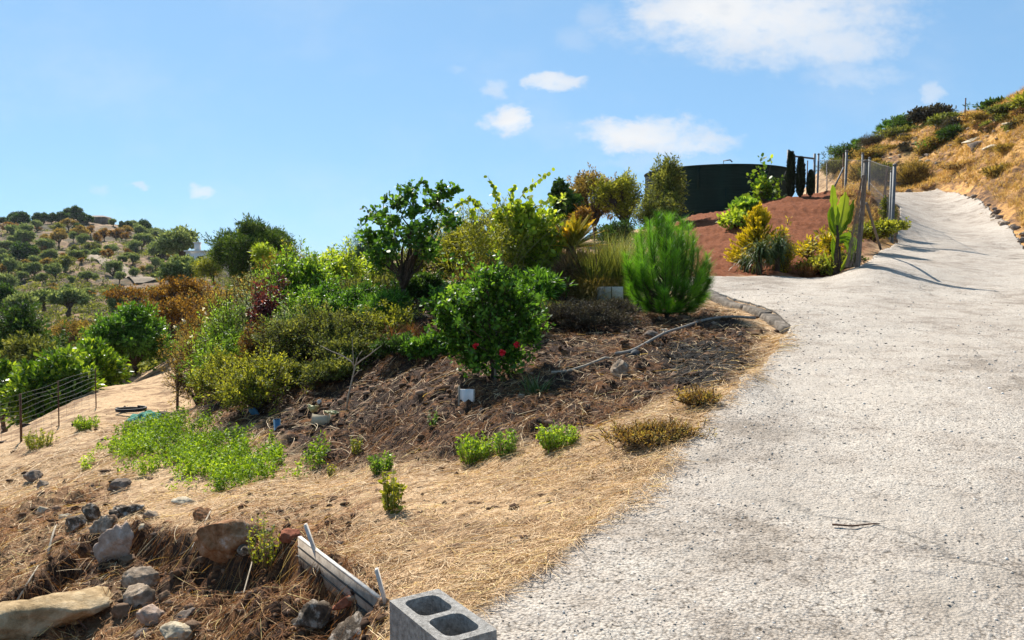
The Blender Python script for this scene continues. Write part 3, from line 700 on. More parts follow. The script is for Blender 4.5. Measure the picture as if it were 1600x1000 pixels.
B('shrub', 'grey-green scrub filling the gap below the big pine', 'shrub', 420, 19, 425, 110, 'mossy', .06, .02, 420, 18, spike=.3)
B('shrub', 'dark green shrub low between the yellow-green one and the olive one', 'shrub', 455, 9.9, 560, 70, 'mossy', .035, .014, 300, 20, spike=.3)
B('shrub', 'sunlit green shrub low between the multi-stemmed tree and the tall yellow-green one', 'shrub', 590, 17, 395, 90, 'green', .06, .025, 330, 16, kind='oval', spike=.3)
B('shrub', 'low yellow-green bush with thin shoots beside the dried bush', 'shrub', 345, 10.6, 545, 70, 'yellowgreen', .04, .012, 260, 20, spike=.4)
B('shrub', 'fresh green leafy bush right under the white-flowered shrub', 'shrub', 352, 11.4, 520, 80, 'bright', .05, .013, 240, 18, spike=.3)
B('shrub', 'tan and olive bush with dry flower heads below the big pine', 'shrub', 378, 16, 424, 120, 'khaki', .045, .018, 420, 18, spike=.3)
B('shrub', 'tall fresh green bush with big leaves behind the dark red shrub', 'shrub', 478, 14.5, 395, 100, 'bright', .07, .03, 420, 16, kind='oval', spike=.4)
B('shrub', 'tall leafy yellow-green bush in the back row of the thicket', 'shrub', 525, 15.5, 382, 110, 'lime', .07, .028, 360, 16, kind='oval', spike=.35)
B('shrub', 'tawny feathery bush against the sky beside the big pine', 'shrub', 452, 17, 388, 70, 'yellowgreen', .05, .015, 260, 18, spike=.4)
B('shrub', 'deep green round bush in front of the tall yellow-green one', 'shrub', 500, 12.8, 440, 110, 'green', .055, .028, 420, 18, kind='oval', spike=.2)
B('shrub', 'brownish green bush beside the multi-stemmed tree', 'shrub', 580, 14, 425, 115, 'mossy', .045, .018, 430, 18, spike=.3)
B('shrub', 'feathery blue-green conifer poking above the thicket against the sky', 'conifer', 562, 18, 368, 50, 'bluegreen', .10, .012, 200, 20, kind='needle', spike=.6, up=1.2)
B('shrub', 'grassy mid-green shrub at the foot of the multi-stemmed tree', 'shrub', 606, 11.2, 452, 70, 'green', .07, .010, 320, 20, kind='blade', spike=.3, up=.9)
B('shrub', 'very dark leafy shrub beside the multi-stemmed trunk', 'shrub', 663, 12.6, 428, 72, 'darkgreen', .05, .024, 330, 18, kind='oval', spike=.2)
B('shrub', 'black-green low bush under the rusty dry grass', 'shrub', 622, 9.5, 523, 58, 'darkgreen', .035, .013, 260, 18, spike=.2)
B('shrub', 'green trailing shrub reaching toward the hibiscus', 'shrub', 672, 9.2, 522, 62, 'green', .05, .022, 130, 14, kind='oval', spike=.5, depth=.6)
B('shrub', 'large olive-green shrub between the multi-stemmed tree and the cane clump', 'shrub', 690, 15, 345, 130, 'mossy', .05, .02, 620, 18, spike=.25)
B('shrub', 'dense khaki-green shrub behind the canes', 'shrub', 760, 15.5, 325, 130, 'yellowgreen', .045, .016, 560, 20, spike=.4)
B('shrub', 'green glossy shrub low between the dark shrub and the canes', 'shrub', 715, 11, 440, 80, 'green', .05, .024, 330, 18, kind='oval', spike=.3)
B('shrub', 'bright lance-leaved shrub below the brown grass mound', 'shrub', 838, 11.6, 424, 68, 'green', .10, .022, 170, 16, kind='blade', spike=.3, up=.9)
B('shrub', 'low heath-like shrub with dull purple-green twigs, spread on the bank below the young pine', 'shrub', 895, 9.9, 468, 172, 'purple', .022, .008, 620, 22, spike=.15, depth=.6)
B('shrub', 'small greyish heath shrub tucked in front of the white planter', 'shrub', 955, 10.6, 462, 90, 'purple', .022, .008, 320, 20, spike=.2)
B('shrub', 'olive heath shrub behind the hibiscus', 'shrub', 850, 10.9, 470, 80, 'mossy', .025, .010, 330, 20, spike=.2)
B('shrub', 'brown seed-headed bush behind the cycad leaves', 'shrub', 838, 14.2, 382, 74, 'brown', .03, .008, 340, 20, spike=.25)
B('shrub', 'round-leaved green climber heaped beside the canes', 'shrub', 822, 13.6, 326, 88, 'lime', .08, .07, 240, 12, kind='round', spike=.25)
B('shrub', 'tangled brown and green undergrowth at the base of the canes', 'shrub', 770, 12.4, 400, 110, 'khaki', .035, .012, 330, 18, spike=.3)
B('shrub', 'leafy green bush in the middle of the thicket above the olive-green shrub', 'shrub', 560, 12.2, 440, 90, 'green', .045, .020, 330, 18, spike=.3)
B('shrub', 'pale green bush beside the dark red shrub, lower side', 'shrub', 445, 11.2, 486, 80, 'silver', .035, .013, 260, 18, spike=.3)
B('shrub', 'rusty dried bush between the white-flowered shrub and the olive one', 'shrub', 398, 11.0, 500, 50, 'rust', .03, .01, 160, 18, spike=.3)
B('shrub', 'small orange-tipped bush leaning against the big pine', 'shrub', 436, 16.4, 400, 44, 'rust', .045, .015, 140, 16, spike=.3)
B('shrub', 'shadowy green shrub under the brown seed-headed bush', 'shrub', 800, 12.2, 420, 70, 'darkgreen', .045, .02, 260, 18)

B('shrub', 'feathery light green shrub rising in front of the deep green round bush', 'shrub', 470, 11.8, 455, 90, 'bright', .045, .014, 300, 18, spike=.5)
B('shrub', 'light green shrub with thin upright shoots at the upper edge of the rusty dry grass', 'shrub', 610, 10.6, 480, 80, 'yellowgreen', .04, .014, 280, 18, spike=.5)
B('shrub', 'bright green loose shrub just uphill of the hibiscus', 'shrub', 735, 9.6, 428, 90, 'bright', .05, .025, 260, 16, kind='oval', spike=.4)
B('shrub', 'mid-green shrub at the right flank of the hibiscus', 'shrub', 815, 9.4, 455, 70, 'green', .04, .02, 240, 16, kind='oval', spike=.4)
B('shrub', 'tall feathery yellow-green shrub left of the canes against the sky', 'shrub', 728, 14, 330, 80, 'yellowgreen', .05, .014, 320, 18, spike=.5)
B('shrub', 'yellow-green shrub covering the slope between the olive-green shrub and the dead sapling', 'shrub', 520, 9.6, 560, 76, 'mossy', .035, .014, 300, 18, spike=.4)
B('shrub', 'sunlit pale green shrub at the top of the thicket behind the dark red one', 'shrub', 440, 14.6, 402, 80, 'bright', .06, .018, 280, 18, spike=.5)
B('dead_weeds', 'low brown and yellow weeds sprawling over the straw at the edge of the concrete', 'weeds', 1022, 5.05, 664, 130, 'deadweed', .022, .006, 300, 14, spike=.8, depth=.8)
B('dead_weeds', 'sparse yellowish weeds at the concrete edge higher up', 'weeds', 1095, 5.75, 620, 60, 'deadweed', .02, .006, 120, 14, spike=.5)
# hibiscus with red flowers
def hibiscus():
    h = hit(769, 596); r = np.random.default_rng(5); d = h.y
    o = empty('hibiscus', h, 'round glossy green hibiscus bush with three red flowers on a short stake-like trunk', 'shrub')
    H = P(765, 432, d).z - h.z; rx = 62 / FPX * d
    f = MB(); s = MB(); c = np.array([0, 0, H * .62])
    root = []
    for k, (a, b, e, q_) in enumerate(((0, .60, .1, .55), (-.55, .48, .1, .42), (.48, .50, .1, .42), (-.3, .80, 0, .40), (.28, .78, .1, .38), (.0, .36, -.2, .42), (-.80, .66, .2, .34), (.74, .70, .2, .34), (.5, .27, 0, .32), (-.5, .25, 0, .32), (-.95, .42, .2, .26), (.05, .95, .1, .26), (-1.2, .62, .4, .28), (1.0, .45, .3, .26))):
        root.append(foliage(f, np.array([a * rx, e * rx, b * H]), (rx * q_, rx * q_, H * q_ * .55), 62, 16, .046, .027, r, 3 + k, 'oval', .8, .05, .8, .5, .15, stems=s, stem_r=.004, spike=1.7, low=-.9))
    root = np.concatenate(root)
    s.tube([(0, 0, -.1), (.005, 0, .12), (-.01, 0, .25), (.0, .0, H * .5)], [.022, .02, .018, .014], 7)
    limbs(s, (0, 0, .3), root[:24], .014, r, r1=.004, sides=5)
    s.build('trunk', M_bark, o); f.build('foliage', LM['green'], o)
    k = MB(); k.tube([(.03, -.02, -.1), (.035, -.02, .5)], .016, 6); k.build('stake', M_palebark, o)
    for px, py in ((785, 551), (744, 541), (808, 539)):
        p = P(px, py, d - rx * .62) - h; q = MB()
        pr = rdir(14, r, .2) ; pr[:, 1] = -np.abs(pr[:, 1])
        q.leaves(np.tile(np.array(p), (14, 1)), pr, rdir(14, r), .036, .032, r.random(14), 'round', .2); q.build('flower', LM['flower'], o)
hibiscus()

# multi-stemmed round-leaved tree
def stem_tree():
    d = 12.0; x = pd(634, d); z = gz(x, d); r = np.random.default_rng(9)
    o = empty('garden_tree', (x, d, z), 'open multi-stemmed tree with rounded leaves, tallest in the thicket, dark stems forking low', 'tree')
    s = MB(); f = MB(); f2 = MB()
    L = lambda px, py, dy=0: np.array(P(px, py, d + dy)) - np.array((x, d, z))
    fork = L(630, 452)
    s.tube([(0, 0, -.2), tuple(L(632, 470)), tuple(fork)], [.055, .045, .042], 8)
    tips = [L(600, 395, -.3), L(583, 372), L(590, 340, .3), L(612, 345, -.2), L(622, 318), L(640, 300, .2), L(648, 330), L(668, 350, -.3), L(680, 318, .2), L(693, 300), L(655, 372, -.5), L(700, 345, .3), L(640, 360, .5), L(612, 372, .5), L(675, 390, -.2), L(590, 405, .2)]
    limbs(s, fork, tips, .026, r, split=.42, r1=.006, wig=.3)
    for i, t in enumerate(tips):
        hi = t[2] > 1.15
        R_ = (.26, .26, .2) if not hi else (.2, .2, .17)
        root = foliage(f, t, R_, 34 if not hi else 20, 9, .055, .045, r, i, 'round', .3, .1, .6, .4, .2, stems=s, stem_r=.004, spike=.5)
    # trailing sprays against the sky
    for a, b, c_, n_ in (((640, 320), (648, 288), (662, 284), 16), ((690, 320), (700, 292), (722, 298), 22), ((690, 330), (676, 300), (690, 286), 16), ((590, 350), (574, 340), (562, 340), 9), ((600, 330), (596, 306), (612, 298), 14), ((668, 335), (660, 300), (668, 282), 14), ((583, 380), (570, 366), (565, 356), 8), ((655, 330), (676, 318), (700, 296), 14)):
        p0, p1, p2 = L(*a), L(*b), L(*c_); t = np.linspace(0, 1, 9)[:, None]
        pp = (1 - t) ** 2 * p0 + 2 * t * (1 - t) * p1 + t * t * p2; s.tubes(pp[None], np.linspace(.006, .002, 9)[None], 4)
        tt = r.random(n_) * .7 + .3; q = np.stack([np.interp(tt, t[:, 0], pp[:, k]) for k in range(3)], 1) + r.normal(size=(n_, 3)) * .02
        f.leaves(q, rdir(n_, r, -.2), rdir(n_, r), .07, .065, np.clip(.45 + r.normal(size=n_) * .2, 0, 1), 'round', .1)
    s.build('trunk', M_bark, o); f.build('crown', LM['green'], o)
stem_tree()

# cane clump
def canes():
    d = 13.0; x = pd(780, d); z = gz(x, d); r = np.random.default_rng(19)
    o = empty('cane_clump', (x, d, z), 'clump of upright yellowish canes with narrow leaves in the middle of the thicket', 'bamboo')
    s = MB(); f = MB(); n = 34
    top = P(780, 318, d).z - z
    b = np.c_[r.normal(size=(n, 2)) * (.28, .18), np.full(n, -.05)]; lean = r.normal(size=(n, 2)) * .3; H = top * (.65 + .4 * r.random(n))
    t = np.linspace(0, 1, 7)
    paths = np.stack([np.stack([b[:, 0] + lean[:, 0] * tt ** 1.6 * 1.3, b[:, 1] + lean[:, 1] * tt ** 1.6, b[:, 2] + H * tt], 1) for tt in t], 1)
    s.tubes(paths, np.broadcast_to(.009 * (1.1 - t * .8), (n, 7)), 5)
    m = 150; tt = .35 + .65 * r.random((n, m)) ** .8; q = np.stack([np.stack([np.interp(tt[i], t, paths[i, :, k]) for k in range(3)], 1) for i in range(n)]).reshape(-1, 3)
    q = q + r.normal(size=q.shape) * .07
    f.leaves(q, rdir(len(q), r, .2) + np.array([0, 0, -.1]), rdir(len(q), r, .5), .085 * (.6 + .6 * r.random(len(q))), .014, np.clip(.5 + r.normal(size=len(q)) * .22, 0, 1), 'diamond', .3)
    s.build('canes', M_cane, o); f.build('foliage', LM['yellowgreen'], o)
canes()

def climber():
    d = 13.2; x = pd(800, d); z = gz(x, d); r = np.random.default_rng(29)
    o = empty('climbing_shrub', (x, d, z), 'lime-green climber with coin-round leaves, one long branch arching up into the sky', 'climber')
    s = MB(); f = MB(); L = lambda px, py, dy=0: np.array(P(px, py, d + dy)) - np.array((x, d, z))
    runs = [((800, 400), (800, 330), (818, 300), (838, 283), (860, 267), 15), ((800, 400), (780, 340), (772, 300), (768, 285), (762, 276), 9), ((800, 400), (760, 330), (740, 312), (722, 314), (708, 322), 16),
            ((800, 400), (810, 330), (795, 305), (800, 295), (806, 288), 12), ((800, 400), (830, 330), (850, 316), (862, 308), (868, 312), 14), ((800, 400), (790, 340), (782, 318), (775, 305), (770, 298), 12),
            ((800, 400), (835, 360), (850, 345), (860, 335), (858, 350), 14), ((800, 400), (745, 350), (735, 335), (742, 322), (752, 318), 12)]
    for run in runs:
        pts = np.array([L(*q) for q in run[:-1]]); n_ = run[-1]
        K = 17; t = np.linspace(0, 1, K); tk = np.linspace(0, 1, 5); pp = np.stack([np.interp(t, tk, pts[:, k]) for k in range(3)], 1)
        for _ in range(3): pp[1:-1] = (pp[:-2] + pp[1:-1] * 2 + pp[2:]) / 4
        s.tubes(pp[None], np.linspace(.01, .002, K)[None], 4)
        tt = .32 + .68 * np.linspace(0, 1, n_ * 2 - 4) ** .9; q = np.stack([np.interp(tt, t, pp[:, k]) for k in range(3)], 1) + r.normal(size=(len(tt), 3)) * .012
        dd = rdir(len(tt), r, -.2); nn = rdir(len(tt), r) + np.array([0, -1.2, .3])
        f.leaves(q, dd, nn, .085 * (1.1 - .4 * tt), .085 * (1.1 - .4 * tt), np.clip(.5 + r.normal(size=len(tt)) * .2, 0, 1), 'round', .1)
    foliage(f, L(808, 345), (.42, .3, .35), 90, 10, .08, .075, r, 4, 'round', .35, .1, .5, .3, .1, stems=s, stem_r=.004, spike=.3)
    s.build('stems', M_cane, o); f.build('foliage', LM['lime'], o)
climber()

B('shrub', 'brown and green scrub hiding the foot of the cycad', 'shrub', 878, 14.6, 394, 84, 'brown', .05, .012, 300, 18, spike=.2)
B('shrub', 'khaki low scrub behind the fountain grass', 'shrub', 930, 15.2, 392, 90, 'khaki', .05, .014, 320, 18, spike=.2)
def cycad():
    d = 13.7; x = pd(892, d); r = np.random.default_rng(41); zc = P(889, 388, d).z; z = min(gz(x, d), zc - .15)
    o = empty('cycad', (x, d, z), 'cycad with a crown of stiff orange-yellow fronds on a short dark trunk', 'cycad')
    s = MB(); s.tube([(0, 0, -.1), (0, 0, (zc - z) * .5), (0, 0, zc - z + .03)], [.07, .08, .09], 10); s.build('trunk', M_bark, o)
    f = MB(); st = MB(); fronds(f, (0, 0, zc - z), 72, .62, r, (.0, 1.1), 44, .010, .14, .12, st, .009, .58, .8); f.build('fronds', LM['orange'], o); st.build('frond_stems', M_cane, o)
cycad()

B('fountain_grass', 'round brown clump of dried fountain grass between the cycad and the canes', 'grass clump', 898, 12.9, 392, 56, 'brown', .16, .007, 420, 16, kind='needle', up=.7, reach=.6, hang=.3, spike=.1, lump=.1)
tuft_plant('fountain_grass', 'second, shaggier brown grass clump hanging over the bank behind the purple heath', 'grass clump', 925, 12.5, 402, 'khaki', 1800, .006, .5, 1.2, r0=.14, nb=12)
tuft_plant('tall_grass', 'tall wispy pale green grass beside the young pine', 'grass clump', 958, 13, 366, 'mossy', 1500, .008, .26, .5, r0=.22, nb=15)
tuft_plant('tall_grass', 'pale green grass spray behind the white planter', 'grass clump', 985, 14, 372, 'silver', 900, .008, .25, .4, r0=.2, nb=12)
tuft_plant('dry_grass_tuft', 'rusty dry grass patch between the green trailing shrub and the tree', 'dry grass', 645, 10.2, 495, 'redlitter', 1500, .007, .8, .8, r0=.22, nb=25)
tuft_plant('dry_grass_tuft', 'orange dry grass tuft on the bank above the heath shrub', 'dry grass', 868, 11.6, 455, 'redlitter', 700, .007, .8, .8, r0=.14, nb=15)
tuft_plant('strap_leaf_tuft', 'spiky dark green strap-leaved tuft by the end of the grey pipe', 'plant', 836, hit(836, 620).y, 578, 'yuccal', 110, .014, .55, .6, r0=.03)

# young pine in front
def young_pine():
    h = hit(1042, 496); d = h.y; r = np.random.default_rng(77)
    o = empty('young_pine', h, 'bushy bright green young pine with long upright needles beside the concrete apron', 'pine')
    L = lambda px, py, dy=0: np.array(P(px, py, d + dy)) - np.array(h)
    s = MB(); f = MB(); top = L(1045, 350)
    s.tube([(0, 0, -.15), (0, 0, .25), (top[0] * .6, 0, top[2] * .55), tuple(top)], [.035, .032, .022, .01], 8)
    H = L(1045, 331)[2]; RR_ = 61 / FPX * d; shoots = []; wts = []
    def shoot(az, rr, z0, z1, w=1.):
        tip = np.array([math.cos(az) * rr * 1.04, math.sin(az) * rr * 1.04, z1]); b = np.array([0, 0, z0]); c = np.array([tip[0] * .98, tip[1] * .98, z0 + (z1 - z0) * .18])
        t = np.linspace(0, 1, 11)[:, None]; shoots.append((1 - t) ** 2 * b + 2 * t * (1 - t) * c + t * t * tip); wts.append(w)
    for i in range(40):
        q = (i + .5) / 40; az = i * 2.39996 + r.normal() * .15; rr = RR_ * math.sqrt(q) * (.78 + .3 * r.random()); top_ = H * (1 - .46 * q ** 1.5) * (.74 + .28 * r.random())
        shoot(az, rr, max(.04, top_ - H * (.42 + .15 * r.random()) - rr * .25), top_)
    for i in range(34):
        az = i * 2.39996 + 1; rr = RR_ * (.7 + .38 * r.random()); z1 = H * (.18 + .42 * r.random()); shoot(az, rr, z1 * .35, z1, .8)
    for i in range(16):
        az = i * 2.4; rr = RR_ * (.5 + .35 * r.random()); shoot(az, rr, .05, H * (.10 + .10 * r.random()), .7)
    S = np.array(shoots); s.tubes(S, np.linspace(.012, .005, 11)[None] * np.ones((len(S), 1)), 5)
    for i, pp in enumerate(S):
        m = int(470 * wts[i]); tt = .44 + .56 * r.random(m) ** .9; sv = .26 * r.normal(); kx = np.linspace(0, 1, 11); q = np.stack([np.interp(tt, kx, pp[:, k]) for k in range(3)], 1)
        tg = np.stack([np.interp(tt, kx, np.gradient(pp[:, k])) for k in range(3)], 1); tg /= np.linalg.norm(tg, axis=1, keepdims=True)
        pr = rdir(m, r); pr -= (pr * tg).sum(1)[:, None] * tg; pr /= np.linalg.norm(pr, axis=1, keepdims=True) + 1e-6
        dd = pr * (.95 - .4 * tt[:, None] + .2 * r.random((m, 1))) + tg * .8
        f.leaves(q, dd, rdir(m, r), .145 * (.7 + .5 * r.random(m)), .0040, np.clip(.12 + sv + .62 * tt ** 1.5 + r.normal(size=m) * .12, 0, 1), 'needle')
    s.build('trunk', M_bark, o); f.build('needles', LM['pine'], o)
young_pine()

# dead sapling with bare pale branches
def dead_sapling():
    h = hit(541, 637); d = h.y
    o = empty('dead_sapling', h, 'bare dead sapling with pale forked branches on the bank', 'dead tree')
    L = lambda px, py, dy=0: tuple(np.array(P(px, py, d + dy)) - np.array(h))
    s = MB()
    for pts, r0 in ((((541, 642), (545, 615), (551, 590), (556, 568)), .014), (((554, 573), (549, 565), (535, 556), (518, 549), (500, 540)), .009), (((556, 570), (566, 562), (574, 557), (588, 546), (596, 540)), .009), (((556, 568), (558, 560), (562, 553), (566, 548)), .007), (((553, 578), (552, 560), (551, 545), (550, 527)), .006), (((574, 557), (580, 553), (583, 545)), .005), (((535, 556), (528, 560), (521, 561)), .004), (((551, 590), (560, 580), (566, 577)), .005)):
        k = len(pts); s.tube([L(a, b, -.12) for a, b in pts], np.linspace(r0, r0 * .35, k), 5)
    s.build('branches', M_palebark, o)
dead_sapling()

# small weeds on the bank and the track
def weed(px, py, hp, wp, leaf, label, n=26, nl=16, L=.028, W=.013, name='weed', seed=1, cat='weed'):
    h = ghit(px, py); d = h.y; r = np.random.default_rng(seed); H = hp / FPX * d; rx = wp / FPX * d / 2
    z = gz(h.x, h.y)
    f = MB(); s = MB(); o = empty(name, (h.x, h.y, z), label, cat)
    a = r.random(n) * 6.28; rad = rx * np.sqrt(r.random(n)) 
    b = np.c_[np.cos(a) * rad * .7, np.sin(a) * rad * .7, np.full(n, -.01)]; t_ = np.c_[np.cos(a) * rad * 1.1, np.sin(a) * rad * 1.1, H * (.5 + .5 * r.random(n))]
    P_ = np.stack([b, (b + t_) / 2 + r.normal(size=(n, 3)) * H * .06, t_], 1); s.tubes(P_, np.broadcast_to([.003, .0025, .0015], (n, 3)), 3)
    t = .1 + .9 * r.random((n, nl)); q = b[:, None] + (t_ - b)[:, None] * t[..., None]; q = q.reshape(-1, 3)
    f.leaves(q, rdir(len(q), r, .35), rdir(len(q), r, 1.), L * (.6 + .7 * r.random(len(q))), W, np.clip(.55 + r.normal(size=len(q)) * .2, 0, 1), 'oval', .2)
    s.build('stems', M_cane, o); f.build('leaves', LM['weed' if leaf == 'lime' else leaf], o); return o
weed(135, 672, 20, 40, 'lime', 'round bright green weed alone on the straw track', 60, 18, .03, .014, seed=2)
weed(62, 700, 30, 50, 'yellowgreen', 'yellowish weed clump under the end post of the wire fence', 50, 16, .03, .014, seed=3)
weed(596, 742, 34, 38, 'bright', 'small upright green weed where the bank meets the track, left of the larger pair', 40, 18, .028, .011, seed=4)
weed(744, 722, 42, 62, 'lime', 'bright lime weed clump at the foot of the bank below the white panel', 90, 18, .028, .012, seed=5)
weed(790, 712, 40, 36, 'bright', 'taller darker weed touching the lime clump at the foot of the bank', 36, 16, .03, .011, seed=6)
weed(872, 700, 36, 66, 'lime', 'lime-green weed clump nearest the concrete at the foot of the bank', 90, 18, .026, .011, seed=7)
weed(612, 800, 68, 46, 'yellowgreen', 'young yellow-green sapling with rounded leaves alone on the straw', 16, 18, .034, .022, seed=8, name='sapling', cat='sapling')
weed(413, 898, 84, 46, 'yellowgreen', 'thin leafy seedling beside the big reddish rock', 12, 26, .022, .011, seed=9, name='seedling', cat='plant')
weed(556, 712, 28, 24, 'yellowgreen', 'small yellow weed on the dark bank below the litter box', 18, 14, .024, .010, seed=10)
weed(676, 668, 26, 16, 'green', 'tiny single green weed on the dark bank beside the white panel', 8, 12, .024, .011, seed=11)
weed(366, 690, 24, 30, 'bright', 'small green weed on the bank above the lime ground cover', 20, 14, .026, .011, seed=12)
weed(268, 664, 12, 26, 'lime', 'little weed at the foot of the iron fence post', 18, 12, .026, .011, seed=13)
weed(520, 745, 22, 20, 'yellowgreen', 'small pale weed at the end of the lime ground cover', 14, 12, .024, .010, seed=14)

def ground_cover():
    poly = [(182, 716), (200, 690), (205, 668), (250, 664), (300, 680), (335, 700), (372, 712), (420, 702), (470, 706), (500, 730), (492, 748), (430, 752), (395, 744), (362, 764), (322, 760), (300, 744), (262, 752), (240, 726), (205, 722)]
    pts = [hit(*p) for p in poly]; pl = [(p.x, p.y) for p in pts]; r = np.random.default_rng(3)
    xs = [p[0] for p in pl]; ys = [p[1] for p in pl]; n = 2300
    x = r.uniform(min(xs), max(xs), n * 3); y = r.uniform(min(ys), max(ys), n * 3)
    sd = sdist(x, y, pl) + fbm(x * 3, y * 3, 3, 4) * .45
    k = (sd < .02) & (fbm(x * 1.9, y * 1.9, 3, 77) > -.36 - .5 * np.clip(-sd - .35, 0, 1)); x, y, sd = x[k][:n], y[k][:n], sd[k][:n]; n = len(x)
    z = ground_z(x, y); H = (.07 + .12 * r.random(n)) * (.55 + .9 * np.clip(fbm(x * 2.2, y * 2.2, 3, 8) + .5, 0, 1))
    f = MB(); b = np.c_[x, y, z]; tp = b + np.c_[r.normal(size=(n, 2)) * .05, H]
    nl = 20; t = .1 + .9 * r.random((n, nl)); q = (b[:, None] + (tp - b)[:, None] * t[..., None]).reshape(-1, 3)
    v = np.clip(np.repeat(.5 + .6 * fbm(x * 1.7, y * 1.7, 3, 9), nl) + r.normal(size=n * nl) * .17, 0, 1)
    f.leaves(q + r.normal(size=q.shape) * .012, rdir(len(q), r, .4), rdir(len(q), r, 1.), .030 * (.6 + .7 * r.random(len(q))), .013, v, 'oval', .2)
    o = f.build('ground_cover', LM['weed']); tag(o, 'carpet of lime-green creeping weeds on the track', 'ground cover', kind='stuff')
ground_cover()
# ================================================================ behind the apron
tree('round_leaf_tree', 'dark blue-green round-leaved tree against the sky above the cycad', 'tree', 877, 27, 288, 48, 'darkgreen', .16, .12, 180, 9, kind='round', trunk_h=.12, trunk_r=.07, nlobes=9, lobe=.36)
tree('almond_tree', 'brownish thin-crowned almond tree behind the cycad', 'tree', 928, 29, 266, 84, 'khaki', .10, .04, 460, 13, trunk_h=.2, trunk_r=.09, nlobes=12, lobe=.34, z0=P(930, 372, 29).z)
tree('almond_tree', 'yellow-green almond tree with crooked stems and sky showing under its crown', 'tree', 978, 28, 270, 92, 'yellowgreen', .10, .04, 520, 13, trunk_h=.2, trunk_r=.08, nlobes=12, lobe=.34, z0=P(975, 372, 28).z)
tree('almond_tree', 'dense dark leafy tree overlapping the rim of the green tank', 'tree', 1040, 27, 246, 62, 'mossy', .10, .04, 800, 14, trunk_h=.1, trunk_r=.09, nlobes=12, lobe=.42, z0=P(1040, 372, 27).z)
tree('almond_tree', 'small rusty-leaved tree low behind the cycad', 'tree', 908, 25, 322, 44, 'rust', .09, .04, 170, 12, trunk_h=.35, trunk_r=.05, nlobes=5, lobe=.5)
B('shrub', 'dark leafy undergrowth against the foot of the green tank', 'shrub', 1036, 26, 300, 74, 'mossy', .09, .035, 420, 15)
B('shrub', 'dark low shrub beneath the almond trees', 'shrub', 962, 25, 345, 60, 'darkgreen', .08, .03, 260, 14, kind='oval')
B('shrub', 'dry olive bush at the mound edge under the dense dark tree', 'shrub', 1030, 22, 352, 90, 'mossy', .06, .02, 320, 16)
B('shrub', 'low khaki bush behind the tall wispy grass', 'shrub', 975, 19, 378, 70, 'khaki', .05, .018, 260, 16)
B('shrub', 'dark shrub between the round-leaved tree and the climber', 'shrub', 872, 20, 345, 50, 'mossy', .06, .025, 240, 14)
B('fig_bush', 'large-leaved bright green fig bush growing against the green tank', 'fig', 1192, 27.5, 268, 36, 'avocado', .13, .09, 50, 8, kind='round', spike=.8, base=P(1190, 318, 27.5).z)
B('fig_bush', 'sprawling fig branches creeping down the top edge of the red mound', 'fig', 1163, 24.5, 312, 50, 'bright', .13, .09, 70, 9, kind='round', spike=.4)
B('shrub', 'low leafy green plant trailing along the mound edge below the fig branches', 'shrub', 1148, 22.6, 333, 42, 'lime', .12, .06, 60, 10, kind='oval')

def cypress(px, d, top, wpx, bot, label):
    global _s; _s += 1; r = np.random.default_rng(_s); x = pd(px, d); zb = P(px, bot, d).z; zb = min(zb, gz(x, d) + .02)
    h = P(px, top, d).z - zb; rx = wpx / FPX * d / 2
    o = empty('cypress', (x, d, zb), label, 'cypress', 'cypresses by the gate')
    f = MB(); n = 2600; t = r.random(n) ** .9; a = r.random(n) * 6.28
    prof = np.sin(np.clip(t * .93 + .07, 0, 1) * math.pi) ** .55 * (1 - .25 * t)
    rad = rx * prof * (.55 + .5 * r.random(n)); p = np.c_[np.cos(a) * rad, np.sin(a) * rad, .03 * h + t * h * .9]
    dd = np.c_[np.cos(a) * .35, np.sin(a) * .35, np.ones(n)] + r.normal(size=(n, 3)) * .15
    f.leaves(p, dd, np.c_[np.cos(a), np.sin(a), np.zeros(n)] + r.normal(size=(n, 3)) * .4, h * .12, .045, r.random(n), 'diamond')
    s = MB(); s.tube([(0, 0, -.2), (0, 0, h * .5), (0, 0, h * .9)], [.04, .03, .01], 6); s.build('trunk', M_bark, o); f.build('crown', LM['cypress'], o)
cypress(1232, 26.4, 238, 11, 311, 'tallest black-green columnar cypress, beside the gate frame post')
cypress(1247, 26.2, 246, 12, 309, 'middle columnar cypress in front of the gate frame')
cypress(1263, 25.8, 266, 12, 306, 'shortest and stoutest columnar cypress on the red mound')

def golden_conifer():
    d = 17.6; x = pd(1183, d); z = gz(x, d); r = np.random.default_rng(51); H = P(1183, 322, d).z - z; rx = 48 / FPX * d
    o = empty('golden_conifer', (x, d, z), 'pyramid-shaped conifer with golden yellow tips in front of the red mound', 'conifer')
    f = MB(); s = MB(); s.tube([(0, 0, -.1), (0, 0, H * .5), (0, 0, H * .92)], [.05, .03, .01], 7)
    n = 170; q = np.sort(r.random(n)) ** .9; a = r.random(n) * 6.28
    rr = rx * (1 - q) ** .85 * (.72 + .45 * r.random(n)) + .05
    tip = np.c_[np.cos(a) * rr, np.sin(a) * rr, H * (q * .86 + .10) + r.random(n) * .1]; tip[0] = (0, 0, H)
    b = np.c_[np.cos(a) * rr * .2, np.sin(a) * rr * .2, H * q * .72 + .03]
    m = 70; t = .15 + .85 * r.random((n, m)); p = b[:, None] + (tip - b)[:, None] * t[..., None]
    sd = tip - b; sd /= np.linalg.norm(sd, axis=1, keepdims=True)
    dd = sd[:, None] * .9 + r.normal(size=(n, m, 3)) * .38 + np.array([0, 0, .3]); v = np.clip(t * .9 - .1 + r.normal(size=(n, m)) * .12, 0, 1)
    f.leaves(p.reshape(-1, 3), dd.reshape(-1, 3), rdir(n * m, r), .085, .022, v.ravel(), 'diamond')
    s.tubes(np.stack([b, (b + tip) / 2, tip], 1), np.broadcast_to([.008, .006, .003], (n, 3)), 3)
    s.build('trunk', M_bark, o); f.build('crown', LM['golden'], o)
